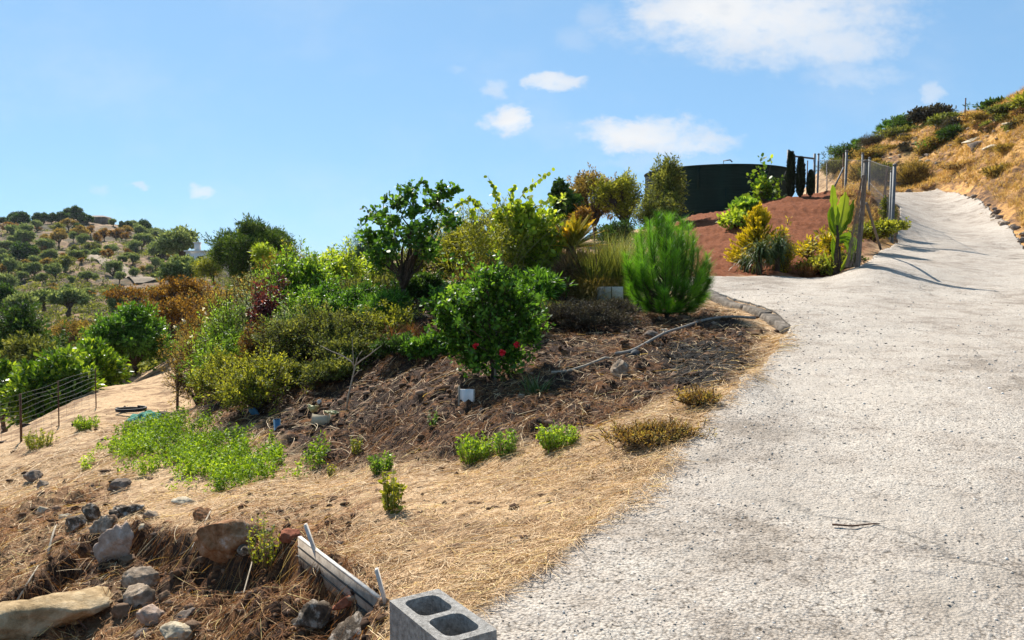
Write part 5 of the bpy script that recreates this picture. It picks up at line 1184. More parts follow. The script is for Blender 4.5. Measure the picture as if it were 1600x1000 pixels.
rock(142, 812, 30, 26, 'dark', 'small dark stone with a white top at the head of the stone heap', 9)
rock(118, 832, 40, 28, 'dark', 'angular dark stone left of the jagged pinkish rock', 10, cuts=14)
rock(160, 834, 44, 40, 'grey', 'knobbly grey-brown stone resting behind the jagged pinkish rock', 11, rough=.12)
rock(202, 806, 60, 30, 'dark', 'blackened crumbly stone behind the stone heap', 12, rough=.14)
rock(236, 812, 30, 20, 'grey', 'small grey stone beside the blackened crumbly one', 13)
rock(318, 812, 34, 24, 'red', 'small brown stone touching the top of the rust-brown rock', 14)
rock(66, 800, 26, 12, 'cream', 'small white stone alone in the dry grass', 15)
rock(100, 812, 22, 12, 'cream', 'pebble-sized pale stone uphill of the stone heap', 16)
rock(54, 750, 34, 20, 'slate', 'brownish stone pair-mate on the far left straw, larger one', 17)
rock(68, 762, 22, 14, 'grey', 'light grey stone touching the larger brownish one', 18)
rock(185, 762, 40, 18, 'slate', 'half-buried brown stone on the edge of the straw track', 19)
rock(55, 985, 230, 66, 'sand', 'long sandy boulder half buried at the near corner', 20, depth=.6, sink=.5, rz=.25)
rock(487, 978, 66, 50, 'dark', 'dark stone with a white lichen top beside the broken red tile', 21, cuts=13)
rock(560, 1004, 118, 66, 'dark', 'big slanted dark slab leaning against the hollow block', 22, depth=.5, tilt=(-.5, -.45), cuts=13, rough=.05)
rock(543, 956, 56, 18, 'tile', 'broken red clay tile lying between the dark stones', 23, tilt=(0, -.45), cuts=14, depth=.4, sink=-.4)
rock(452, 846, 40, 22, 'tile', 'small reddish stone at the upper end of the white plank', 24, cuts=13)
rock(530, 850, 24, 7, 'slate', 'little dark stone chip behind the white plank', 25)
rock(420, 832, 18, 8, 'grey', 'tiny grey stone beside the thin leafy seedling', 26)
rh = np.random.default_rng(71)
for i_, (px, py) in enumerate(((92, 850), (170, 820), (190, 830), (222, 826), (262, 822), (150, 870), (198, 880), (206, 918), (256, 940), (190, 960), (222, 998), (300, 985), (270, 905), (318, 880), (385, 872), (460, 925), (520, 965))):
    k_ = ('dark', 'brown', 'slate', 'cream', 'red')[int(rh.integers(0, 5))]; w_ = 14 + 20 * rh.random()
    rock(px, py, w_, w_ * .62, k_, {'dark': 'blackish', 'brown': 'dusty brown', 'slate': 'brown-grey', 'cream': 'pale', 'red': 'rust-brown'}[k_] + ' stone in the rubble ' + ('at the head of the stone heap' if py < 840 else 'beside the jagged pinkish rock' if px < 230 and py < 905 else 'below the flat pale slab' if px < 260 else 'near the rust-brown rock' if px < 400 else 'in front of the white plank'), 400 + i_, cuts=13, rough=.08, sub=3, sink=.5, group='rubble of the near stone heap')
# stones on the bank
rock(968, 588, 30, 34, 'grey', 'grey rock holding down the pipe on the bank', 27)
rock(1036, 521, 16, 9, 'cream', 'small white stone on the bank below the young pine', 28)
rock(1130, 528, 13, 7, 'cream', 'small white stone in the burnt patch above the pipe', 29)
rock(1018, 532, 26, 14, 'slate', 'bluish grey stone in the shade of the young pine', 30)
rock(1156, 526, 12, 7, 'slate', 'dark pebble in the burnt patch', 31)
rock(815, 622, 14, 8, 'cream', 'pale stone beside the strap-leaved tuft', 32)
rock(250, 652, 34, 12, 'slate', 'flat dark slab lying behind the green net', 33, cuts=14)
rock(272, 650, 16, 9, 'grey', 'small grey stone at the foot of the iron post', 34)
# loose stones along and above the driveway
HS = [(1402, 299, 26, 9, 'slate', 'dark flat stone at the top of the driveway beside the golden bush'), (1420, 301, 12, 7, 'slate', 'small dark stone next to the flat one at the top of the driveway'),
      (1530, 234, 36, 16, 'slate', 'large tilted rock slab in the rocky band of the hillside'), (1524, 224, 40, 8, 'cream', 'pale flat slab above the large tilted rock'), (1550, 242, 30, 8, 'cream', 'long pale stone below the large tilted rock'),
      (1410, 240, 12, 5, 'cream', 'white stone on the upper stony slope'), (1449, 256, 10, 5, 'cream', 'white stone above the golden round bush'), (1503, 315, 14, 5, 'cream', 'pale flat stone in the gravel at the driveway edge')]
for i, (a, b, c_, d_, k, l) in enumerate(HS): rock(a, b, c_, d_, k, l, 50 + i, cuts=14, sub=3, depth=.7, tilt=(0, -.3))
r_ = np.random.default_rng(6)
for i in range(46):
    t = i / 45; ex = np.interp(t, [0, .35, .7, 1], [1500, 1532, 1568, 1612]); ey = np.interp(t, [0, .35, .7, 1], [305, 329, 353, 395]); s_ = 8 + 10 * r_.random() * (.6 + t)
    rock(ex + r_.normal() * 5 + 6, ey + r_.normal() * 4 - 2, s_, s_ * .5, 'slate' if i % 3 else 'grey', 'dark loose stone in the gravel line at the driveway edge' if i % 3 else 'grey loose stone in the gravel line at the driveway edge', 200 + i, cuts=12, sub=2, group='loose stones at the driveway edge')
for i in range(120):
    t = r_.random(); ex = 1360 + 250 * t; ey = np.interp(ex, [1360, 1450, 1520, 1610], [244, 238, 222, 190]) + r_.normal() * 12; s_ = 4 + 8 * r_.random() ** 2.5
    rock(ex, ey, s_ * 1.4, s_ * .5, ('slate', 'slate', 'brown', 'cream')[i % 4], ('dark', 'dark', 'brown', 'pale')[i % 4] + ' loose stone in the rocky band across the hillside', 300 + i, cuts=12, sub=2, rz=r_.random() * 3, tilt=(r_.random() * .4, -r_.random() * .4), rough=.1, group='loose stones in the rocky band')

def block():
    import bmesh
    b = bmesh.new(); L_, W_, H_ = .39, .19, .19
    def loop(pts):
        vs = [b.verts.new((x, y, 0)) for x, y in pts]; return [b.edges.new((vs[i], vs[(i + 1) % len(vs)])) for i in range(len(vs))]
    def rrect(cx, cy, w, h, rr, n=5):
        o = []
        for sx_, sy_, a0 in ((1, 1, 0), (-1, 1, 90), (-1, -1, 180), (1, -1, 270)):
            for k in range(n + 1):
                a = R(a0 + 90 * k / n); o.append((cx + sx_ * (w / 2 - rr) + math.cos(a) * rr, cy + sy_ * (h / 2 - rr) + math.sin(a) * rr))
        return o
    es = loop(rrect(0, 0, L_, W_, .004, 2)) + loop(rrect(-.088, 0, .148, .125, .035)) + loop(rrect(.088, 0, .148, .125, .035))
    bmesh.ops.triangle_fill(b, use_beauty=True, edges=es)
    fs = list(b.faces); ext = bmesh.ops.extrude_face_region(b, geom=fs); bmesh.ops.translate(b, verts=[v for v in ext['geom'] if isinstance(v, bmesh.types.BMVert)], vec=(0, 0, H_))
    bmesh.ops.recalc_face_normals(b, faces=b.faces)
    me = bpy.data.meshes.new('hollow_block'); b.to_mesh(me); b.free()
    o = link('hollow_block', me, M_conc); o.location = (-.232, 2.55, CZ - 1.104 - H_); o.rotation_euler = (0, 0, R(-57)); tag(o, 'grey hollow concrete block with two open cores at the near edge of the driveway', 'concrete block')
block()

def bar(mb, a, b, w, t, up=(0, 0, 1)):
    """plank from a to b, w tall, t thick"""
    a = np.array(a, float); b = np.array(b, float); d = b - a; d /= np.linalg.norm(d); s_ = np.cross(d, up); s_ /= np.linalg.norm(s_); u_ = np.cross(s_, d)
    v = [p + s_ * i * t / 2 + u_ * j * w / 2 for p in (a, b) for i, j in ((-1, -1), (1, -1), (1, 1), (-1, 1))]
    return mb.add(v, [(0, 1, 2, 3), (7, 6, 5, 4), (0, 4, 5, 1), (1, 5, 6, 2), (2, 6, 7, 3), (3, 7, 4, 0)])
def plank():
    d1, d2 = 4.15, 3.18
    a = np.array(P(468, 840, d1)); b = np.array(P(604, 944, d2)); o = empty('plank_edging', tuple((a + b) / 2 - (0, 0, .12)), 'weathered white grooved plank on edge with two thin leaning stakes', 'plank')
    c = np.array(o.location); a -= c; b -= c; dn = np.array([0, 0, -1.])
    m = MB(); bar(m, a + dn * .07, b + dn * .07, .14, .016); m.build('board', plain('worn_shaded_board', (.15, .115, .085), (.42, .36, .29), 9, .85, .2, .003), o)  # face darker than the lip: wear, plus its shade put into the colour
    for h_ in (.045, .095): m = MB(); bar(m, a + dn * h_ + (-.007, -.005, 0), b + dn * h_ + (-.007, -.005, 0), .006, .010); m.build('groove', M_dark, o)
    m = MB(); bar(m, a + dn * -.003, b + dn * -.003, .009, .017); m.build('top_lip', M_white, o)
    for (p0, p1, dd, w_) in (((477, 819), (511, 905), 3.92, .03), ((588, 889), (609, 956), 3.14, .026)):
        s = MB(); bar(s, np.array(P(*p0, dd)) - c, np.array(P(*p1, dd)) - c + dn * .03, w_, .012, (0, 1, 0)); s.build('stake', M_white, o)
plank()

def tank():
    d = 40.2; x = pd(1118, d); rad = 3.55; zt = P(1115, 257, d - rad).z; zb = gz(x, d - rad) - .5; H = zt - zb
    o = empty('water_tank', (x, d, zb), 'large round dark green corrugated water tank behind the red mound', 'water tank')
    na, nz = 120, 150; a = np.arange(na) / na * 2 * math.pi; zz = np.linspace(0, H, nz); rr = rad + .007 * np.sin(zz / .125 * 2 * math.pi)
    v = np.stack([rr[:, None] * np.cos(a), rr[:, None] * np.sin(a), np.repeat(zz[:, None], na, 1)], -1).reshape(-1, 3)
    i = np.arange(nz - 1)[:, None] * na; j = np.arange(na)[None]; j2 = (j + 1) % na
    mb = MB(); mb.add(v, np.stack([i + j, i + j2, i + na + j2, i + na + j], -1).reshape(-1, 4)); mt = tank_mat(); mb.build('wall', mt, o, smooth=True)
    m = MB(); t = np.linspace(0, 2 * math.pi, 121); m.tubes(np.stack([(rad + .02) * np.cos(t), (rad + .02) * np.sin(t), np.full(121, H)], 1)[None], .035, 8, None, False); m.build('rim', mt, o, smooth=True)
    m = MB(); k = 60; rings = [(rad - .02, H - .02), (rad * .5, H + .02), (.02, H + .05)]; vv = [(q * math.cos(2 * math.pi * z / k), q * math.sin(2 * math.pi * z / k), h) for q, h in rings for z in range(k)]
    ff = [(s * k + q, s * k + (q + 1) % k, (s + 1) * k + (q + 1) % k, (s + 1) * k + q) for s in range(2) for q in range(k)]; m.add(vv, ff); m.build('cover', mt, o)
    for az, z0, z1 in ((-72, H * .66, H), (-98, H * .33, H * .66), (-60, 0, H * .33), (-118, H * .66, H), (-40, H * .33, H * .66)):
        s = MB(); c_ = math.cos(R(az)) * (rad + .012), math.sin(R(az)) * (rad + .012); s.box((c_[0], c_[1], (z0 + z1) / 2), (.03, .11, z1 - z0), R(az)); s.build('seam', mt, o)
    for z0 in (H * .33, H * .66):
        s = MB(); s.tubes(np.stack([(rad + .01) * np.cos(t), (rad + .01) * np.sin(t), np.full(121, z0)], 1)[None], .018, 6, None, False); s.build('hoop', mt, o)
    s = MB(); s.tube([(-.6, -rad + .1, H - .1), (-.6, -rad + .1, H + .18), (-.3, -rad + .1, H + .22), (-.2, -rad + .1, H + .12)], .03, 6); s.build('inlet_pipe', M_dark, o)
tank()

def post(px0, py0, px1, py1, d, r0, mat_, name, label, cat='post', brace=None, base=None, group='steel fence posts', cap=True, flange=False):
    a = np.array(P(px0, py0, d)); z = gz(a[0], a[1]); low = min(a[2], z) - .25; b = np.array(P(px1, py1, d))
    o = empty(name, (a[0], a[1], a[2]), label, cat, group); c = a.copy()
    s = MB(); dirv = (b - a) / (b[2] - a[2]); s.tube([tuple(dirv * (low - a[2])), (0, 0, 0), tuple(b - c)], r0, 10); s.build('shaft', mat_, o, smooth=True)
    if cap: k = MB(); k.tube([tuple(b - c - (0, 0, .01)), tuple(b - c + (0, 0, .03))], [r0 * 1.25, r0 * .9], 10); k.build('cap', mat_, o)
    if brace:
        k = MB(); q0 = np.array(P(*brace[0], brace[2])); q1 = np.array(P(*brace[1], brace[3])); k.tube([tuple(q0 - c), tuple(q1 - c)], r0 * .6, 8); k.build('brace', mat_, o)
    return o
post(1340, 415, 1353, 252, 15.5, .045, M_post, 'fence_post', 'nearest fence post, weathered and leaning, at the apron corner', brace=((1376, 389), (1354, 318), 18.3, 15.6))
post(1393, 381, 1398, 258, 21.4, .045, M_steel, 'fence_post', 'tall grey steel post standing at the driveway edge')
post(1389, 381, 1393, 268, 21.6, .03, M_steel, 'fence_post', 'thinner steel post clamped against the tall driveway-edge post')
post(1320, 330, 1323, 236, 27.5, .045, M_steel, 'fence_post', 'steel post behind the banana plant with a slanting strut', brace=((1302, 296), (1318, 262), 27, 27.4))
post(1316, 330, 1318, 240, 27.6, .022, M_rusty, 'fence_post', 'thin dark rod tied to the steel post behind the banana plant')
post(1346, 322, 1348, 240, 29, .035, M_steel, 'fence_post', 'grey post just behind the rolled netting')
post(1357, 322, 1359, 247, 26, .035, M_steel, 'fence_post', 'steel post between the rolled netting and the driveway edge')
post(1378, 325, 1388, 258, 24.5, .018, M_rusty, 'fence_rod', 'slanting rusty rod in the middle of the fence span', 'rod')
post(1383, 330, 1385, 262, 24, .014, M_rusty, 'fence_rod', 'upright rusty rod in the middle of the fence span', 'rod')
post(1277, 312, 1279, 241, 30, .035, M_steel, 'fence_post', 'fence post right beside the gate frame')
post(1292, 312, 1292, 254, 33, .02, M_steel, 'fence_post', 'thin far fence post behind the red mound crest')
post(1260, 312, 1262, 252, 31, .02, M_rusty, 'fence_post', 'thin dark post seen through the gate frame')
def gate():
    d = 30; a = np.array(P(1231, 318, d)); o = empty('gate_frame', tuple(a), 'tall steel gate frame with a top bar rising behind the cypresses', 'gate frame')
    for n_, p0, p1, r0 in (('post', (1231, 330), (1232, 234), .055), ('post', (1271, 330), (1273, 240), .045), ('top_bar', (1232, 243), (1273, 248), .035), ('brace', (1224, 276), (1232, 262), .02)):
        s = MB(); s.tube([tuple(np.array(P(*p0, d)) - a), tuple(np.array(P(*p1, d)) - a)], r0, 8); s.build(n_, M_steel, o)
gate()
def netting(name, label, corners, step=.085, r0=.0022, cat='fence'):
    """chain-link panel between two foot points and two top points"""
    a0, b0, b1, a1 = [np.array(P(*c)) for c in corners]; w_ = np.linalg.norm(b0 - a0); h_ = (np.linalg.norm(a1 - a0) + np.linalg.norm(b1 - b0)) / 2
    f = lambda u, v: (a0 * (1 - u) * (1 - v) + b0 * u * (1 - v) + b1 * u * v + a1 * (1 - u) * v)
    o = empty(name, tuple((a0 + b0) / 2), label, cat, 'wire netting spans'); c = np.array(o.location); m = MB(); paths = []
    n = int((w_ + h_) / step)
    for s_ in (1, -1):
        for k in range(n):
            t0 = k * step - h_
            u0, v0_, u1, v1_ = t0, 0, t0 + h_, h_
            if u0 < 0: v0_ = -u0; u0 = 0
            if u1 > w_: v1_ = h_ - (u1 - w_); u1 = w_
            if v1_ - v0_ < .02: continue
            if s_ < 0: u0, u1 = w_ - u0, w_ - u1
            p, q = f(u0 / w_, v0_ / h_), f(u1 / w_, v1_ / h_); paths.append([p - c, (p + q) / 2 - c, q - c])
    m.tubes(np.array(paths), r0, 3, None, False); m.build('mesh', M_wire, o)
    for v in (0.01, .5, .99):
        k = MB(); k.tubes(np.array([[f(0, v) - c, f(.5, v - .012) - c, f(1, v) - c]]), .005, 5); k.build('tension_wire', M_wire, o)
netting('wire_fence', 'chain-link netting between the gate frame and the strutted steel post', ((1278, 308, 30), (1320, 326, 27.5), (1322, 249, 27.5), (1278, 250, 30)))
netting('wire_fence', 'chain-link netting in the span behind the rolled netting', ((1320, 326, 27.5), (1358, 318, 26), (1359, 250, 26), (1322, 249, 27.5)))
netting('wire_fence', 'chain-link netting ending at the tall driveway-edge post', ((1358, 320, 26), (1393, 378, 21.4), (1397, 262, 21.4), (1359, 250, 26)))
def net_roll():
    d = 15.42; a = np.array(P(1333, 416, d)); o = empty('netting_roll', tuple(a), 'bundled roll of rusty netting standing against the nearest fence post', 'wire roll')
    top = np.array(P(1350, 272, d)) - a; m = MB(); paths = []
    r = np.random.default_rng(8); K = 40
    for k in range(46):
        ph = r.random() * 6.28; t = np.linspace(0, 1, K); rr = (.11 * (1 - t) ** .8 + .035) * (.6 + .45 * r.random()); tw = (r.random() - .5) * 9
        paths.append(np.stack([top[0] * t + rr * np.cos(ph + tw * t), rr * np.sin(ph + tw * t), -.02 + top[2] * t], 1))
    m.tubes(np.array(paths), .0034, 3, None, False)
    m.build('mesh', plain('rusty_netting', (.12, .085, .06), (.30, .24, .19), 20, .8, .3, .0), o)
net_roll()

def apron_edge():
    """broken kerb face of the apron, seen from the bank"""
    r = np.random.default_rng(3)
    for (a, b, l) in (((1100, 459), (1166, 481), 'long stained kerb face of the apron above the young pine'), ((1168, 482), (1196, 497), 'short kerb piece between the long stained face and the pale corner piece'), ((1198, 499), (1232, 519), 'pale cracked kerb block at the outer corner of the apron')):
        d1, d2 = dplane(a[1] - 8), dplane(b[1] - 8); p = np.array([pd(a[0], d1), d1]); q = np.array([pd(b[0], d2), d2]); K = 14; t = np.linspace(0, 1, K)
        xy = p + (q - p) * t[:, None] + r.normal(size=(K, 2)) * .006; n_ = np.array([-(q - p)[1], (q - p)[0]]); n_ /= np.linalg.norm(n_); n_ = n_ if n_[0] < 0 else -n_
        xy = xy + n_ * .05; z = base_z(xy[:, 0], xy[:, 1]); mb = MB()
        prof = [(.20, -.002), (-.0, .001), (-.02, -.05), (-.015, -.35), (.20, -.35)]; v = np.stack([np.c_[xy - n_ * u * 1. + r.normal(size=(K, 2)) * .006, z + h + r.normal(size=K) * .002] for u, h in prof], 1).reshape(-1, 3); k = len(prof)
        f = [(i * k + j, i * k + (j + 1) % k, (i + 1) * k + (j + 1) % k, (i + 1) * k + j) for i in range(K - 1) for j in range(k)]
        mb.add(v, f); mb.f.append(np.array([list(range(k))[::-1], [(K - 1) * k + j for j in range(k)]]))
        o = mb.build('kerb_piece', M_edge); tag(o, l, 'kerb')
apron_edge()

def pipe():
    pts = [(962, 574), (985, 560), (1010, 546), (1040, 532), (1065, 521), (1095, 510), (1120, 506), (1150, 504), (1180, 505)]; v = []
    for a, b in pts: h = hit(a, b); v.append((h.x, h.y, max(gz(h.x, h.y), h.z) + .06))
    v = np.array(v); t = np.linspace(0, 1, len(v)); tt = np.linspace(0, 1, 40); v = np.stack([np.interp(tt, t, v[:, k]) for k in range(3)], 1)
    for _ in range(6): v[1:-1] = (v[:-2] + v[1:-1] * 2 + v[2:]) / 4
    m = MB(); m.tube(v, .016, 8); o = m.build('pipe', M_pipe, smooth=True); tag(o, 'grey pipe curving over the bank below the young pine', 'pipe')
    pts = [(862, 603), (885, 596), (915, 585), (945, 575), (958, 570)]; v = []
    for a, b in pts: h = hit(a, b); v.append((h.x, h.y, gz(h.x, h.y) + .03))
    m = MB(); m.tube(v, .012, 7); o = m.build('pipe', M_palebark, smooth=True); tag(o, 'thinner pale pipe end running from the grey rock to the strap-leaved tuft', 'pipe')
    h = hit(986, 562); m = MB(); m.tube([(h.x - .03, h.y - .05, h.z + .02), (h.x + .06, h.y + .06, h.z + .05)], [.045, .05], 10); o = m.build('pipe_collar', M_dark, smooth=True); tag(o, 'short black rubber collar on the grey pipe by the rock', 'pipe fitting')
pipe()

def panel():
    h = hit(729, 632); d = h.y; o = empty('marker_board', h, 'small weathered white panel between two short stakes on the dark bank', 'panel'); w_ = 22 / FPX * d; H = 24 / FPX * d
    m = MB(); K = 9; u = np.linspace(-.5, .5, K); v = [(uu * w_, .01 * math.sin(uu * 9), zz + .012 * math.sin(uu * 11) * (zz < .05)) for zz in (.035, H) for uu in u]; v += [(a, b + .012, c) for a, b, c in v]
    f = [(i, i + 1, K + i + 1, K + i) for i in range(K - 1)] + [(2 * K + K + i, 2 * K + K + i + 1, 2 * K + i + 1, 2 * K + i) for i in range(K - 1)] + [(K + i, K + i + 1, 3 * K + i + 1, 3 * K + i) for i in range(K - 1)]
    m.add(v, f); m.build('sheet', M_plaster, o)
    for sx_ in (-.56, .52): k = MB(); k.tube([(sx_ * w_, .006, -.12), (sx_ * w_ + .002, .006, H + (.03 if sx_ < 0 else .0))], .009, 6); k.build('stake', M_palebark, o)
panel()

M_card = plain('faded_cardboard', (.34, .27, .17), (.52, .43, .30), 8, .9, .1, .002)
M_bag = plain('yellowed_plastic', (.30, .28, .10), (.50, .46, .20), 12, .5, .4, .01)
M_blue = plain('blue_plastic', (.03, .10, .18), (.06, .18, .28), 10, .5, .4, .001)
M_teal = plain('teal_plastic', (.05, .20, .22), (.12, .34, .36), 10, .5, .4, .001)
M_net = plain('green_net', (.01, .10, .07), (.03, .24, .16), 30, .8, .2, .006)
def litter():
    h = hit(500, 672); d = h.y; w_ = 26 / FPX * d; o = empty('cardboard_box', h, 'faded open cardboard box lying on the bank', 'box')
    for c, s, rz, tl in (((0, 0, .09), (w_, .01, .10), .1, (-.3, .12)), ((w_ * .52, .05, .09), (.01, .11, .10), .1, (-.3, .1)), ((-w_ * .5, .05, .09), (.01, .11, .10), .1, (-.3, .1)), ((0, .05, .04), (w_, .1, .01), .1, (-.3, .1))):
        m = MB(); m.box(c, s, rz, tl); m.build('side', M_card, o)
    h = hit(494, 652); m = rock_mesh((.16, .12, .13), 77, 10, 4, .2); o = m.build('crumpled_bag', M_bag); o.location = (h.x - .04, h.y + .02, h.z + .10); tag(o, 'crumpled yellowish plastic bag stuck above the cardboard box', 'bag')
    h = hit(520, 652); m = rock_mesh((.20, .10, .06), 78, 10, 4, .2); o = m.build('crumpled_bag', M_bag); o.location = (h.x, h.y, h.z + .04); tag(o, 'flat scrap of yellowed plastic on the soil beside the cardboard box', 'bag')
    h = hit(499, 640); m = rock_mesh((.055, .055, .06), 79, 2, 3, .06); o = m.build('plastic_cup', M_white, smooth=True); o.location = (h.x, h.y, h.z + .07); tag(o, 'small white plastic cup on top of the crumpled bag', 'cup')
    h = hit(433, 671); m = MB(); ang = np.arange(20) / 20 * 6.283; H = 17 / FPX * h.y; rr = 5.5 / FPX * h.y
    for (ra, rb, z0, z1) in ((rr * .85, rr, 0, H), (rr * .78, rr * .93, .01, H), ):
        v = [(ra * math.cos(a), ra * math.sin(a), z0) for a in ang] + [(rb * math.cos(a), rb * math.sin(a), z1) for a in ang]; m.add(v, [(i, (i + 1) % 20, 20 + (i + 1) % 20, 20 + i) for i in range(20)])
    m.f.append(np.array([list(range(20))])); m.f.append(np.array([(20 + i, 20 + (i + 1) % 20, 60 + (i + 1) % 20, 60 + i) for i in range(20)]))
    o = m.build('bucket', M_blue); o.location = (h.x, h.y, h.z - .01); tag(o, 'small blue bucket standing at the foot of the yellow-green shrub', 'bucket')
    h = hit(398, 648); m = rock_mesh((.17, .08, .09), 81, 6, 3, .1); o = m.build('plastic_can', M_blue, smooth=True); o.location = (h.x, h.y, h.z + .03); o.rotation_euler = (0, .5, .3); tag(o, 'dented dark blue can tipped over under the yellow-green shrub', 'can')
    d = 9.7; p = P(486, 592, d); zg = gz(p.x, p.y); o = empty('plant_marker', (p.x, d, zg), 'teal plastic funnel on a thin stake in front of the olive-green shrub', 'marker')
    m = MB(); m.tube([(0, 0, -.05), (0, 0, p.z - zg)], .006, 5); m.build('stake', M_palebark, o); m = MB(); m.tube([(0, 0, p.z - zg - .05), (0, 0, p.z - zg), (.005, 0, p.z - zg + .06)], [.012, .03, .045], 10); m.build('funnel', M_teal, o)
    # net heap
    h = hit(226, 656); r = np.random.default_rng(4); d = h.y; n = 26; u, v = np.meshgrid(np.linspace(-1, 1, n), np.linspace(-1, 1, n), indexing='ij'); X_ = u * 24 / FPX * d; Y_ = v * .35
    Z_ = .10 * (1 - u ** 2) * (1 - v ** 2) + .10 * np.abs(fbm(u * 2.4 + 3, v * 2.4, 4, 3)) + .01; mb = MB(); i = np.arange(n - 1)[:, None] * n; j = np.arange(n - 1)[None]
    k = (u ** 2 + v ** 2 + .5 * fbm(u * 3, v * 3, 3, 5)) < 1; f = np.stack([i + j, i + j + 1, i + n + j + 1, i + n + j], -1).reshape(-1, 4); f = f[k.ravel()[f].all(1)]
    mb.add(np.stack([X_, Y_, Z_], -1).reshape(-1, 3), f); o = mb.build('garden_net', M_net); o.location = (h.x, h.y, gz(h.x, h.y)); tag(o, 'crumpled green garden net heaped on the straw track', 'net')
    for k, (px, py, l) in enumerate(((205, 648, 'dark rubber hose coil beside the green net'),)):
        h = hit(px, py); t = np.linspace(0, 14, 60); m = MB(); m.tubes(np.stack([.22 * np.cos(t) * (1 + .04 * t / 14), .16 * np.sin(t), .02 + t * .004], 1)[None], .014, 6); o = m.build('hose', M_dark, smooth=True); o.location = (h.x, h.y, gz(h.x, h.y) + .03); tag(o, l, 'hose')
litter()

def planter():
    d = 12.3; x = pd(952, d); zt = P(952, 447, d).z; o = empty('planter', (x, d, zt - .26), 'white rectangular planter partly hidden behind the heath shrub', 'planter'); w_ = 40 / FPX * d
    for c, s in (((0, -.1, .12), (w_, .012, .26)), ((0, .1, .12), (w_, .012, .26)), ((-w_ / 2 + .006, 0, .12), (.012, .188, .26)), ((w_ / 2 - .006, 0, .12), (.012, .188, .26))):
        m = MB(); m.box(c, s); m.build('side', M_plaster, o)
    m = MB(); m.box((0, 0, .1), (w_ - .03, .186, .2)); m.build('soil', RM['dark'], o)
    m = MB(); m.box((0.02, -.108, .12), (.012, .004, .25)); m.build('seam', M_dark, o)
planter()
post(937, 468, 927, 352, 12.6, .009, M_rusty, 'support_rod', 'thin dark iron rod leaning beside the cycad', 'rod', group=None, cap=False)
post(277, 642, 278, 576, hit(277, 642).y, .022, M_rusty, 'iron_post', 'rusty iron fence post standing alone on the straw track', 'post', group=None)
pr = hit(1508, 188, 20, 110); post(1507, 188, 1509, 154, pr.y, .035, M_rusty, 'marker_pole', 'thin lone pole on the skyline of the dry ridge', 'pole', group=None)

def wire_fence_left():
    d0 = 12.6
    foot = [hit(-40, 700), hit(33, 690), hit(92, 668), hit(150, 640)]; H = .62
    o = empty('wire_fence', foot[1], 'low square-mesh wire fence with dark posts in front of the avocado tree', 'fence'); c = np.array(foot[1])
    F = [np.array([p.x, p.y, gz(p.x, p.y)]) for p in foot]
    for i, p in enumerate(F):
        s = MB(); s.tube([tuple(p - c + (0, 0, -.2)), tuple(p - c + (.01, 0, H + .06))], .016 if i == 1 else .009, 6); s.build('post', M_rusty, o)
    m = MB(); paths = []
    t = np.linspace(0, 3, 31); pts = np.stack([np.interp(t, [0, 1, 2, 3], [f[k] for f in F]) for k in range(3)], 1) - c
    for k in range(10): q = pts.copy(); q[:, 2] += .04 + H * k / 9 + .012 * np.sin(t * 5 + k); paths.append(q)
    m.tubes(np.array(paths),   .0017, 3, None, False)
    v = [[p, p + (0, 0, .5 * H), p + (0, 0, H + .03)] for p in pts[::2]]; m.tubes(np.array(v), .0015, 3, None, False); m.build('mesh', M_wire, o)
wire_fence_left()

def fallen_branch(pts, r0, label, mat_=M_bark, name='fallen_branch', cat='branch', lift=.03):
    v = []
    for a, b in pts: h = hit(a, b); v.append((h.x, h.y, gz(h.x, h.y) + lift))
    m = MB(); m.tube(v, np.linspace(r0, r0 * .5, len(v)), 7); o = m.build(name, mat_, smooth=True); tag(o, label, cat)
fallen_branch([(205, 577), (225, 570), (248, 563), (270, 560)], .06, 'long dark fallen branch along the terrace edge by the citrus tree')
fallen_branch([(22, 965), (50, 946), (85, 936), (120, 934), (135, 937)], .009, 'thin red-brown root lying over the sandy boulder', M_rusty, 'root', 'root', .05)
fallen_branch([(330, 805), (300, 850), (280, 852)], .006, 'dry bent twig in front of the rust-brown rock', M_palebark, 'twig', 'twig', .05)
fallen_branch([(25, 945), (50, 915), (60, 890)], .007, 'bleached straight stick leaning on the near slope', M_palebark, 'stick', 'stick', .05)
fallen_branch([(75, 870), (84, 845), (88, 838)], .010, 'short bleached stick beside the dark angular stone', M_palebark, 'stick', 'stick', .05)
fallen_branch([(368, 912), (380, 890), (394, 868)], .006, 'pale stalk lying beside the seedling', M_palebark, 'stick', 'stick', .05)
fallen_branch([(1300, 832), (1330, 834), (1362, 830), (1374, 829)], .005, 'thin reddish twig lying on the open concrete', M_rusty, 'twig', 'twig', .17)

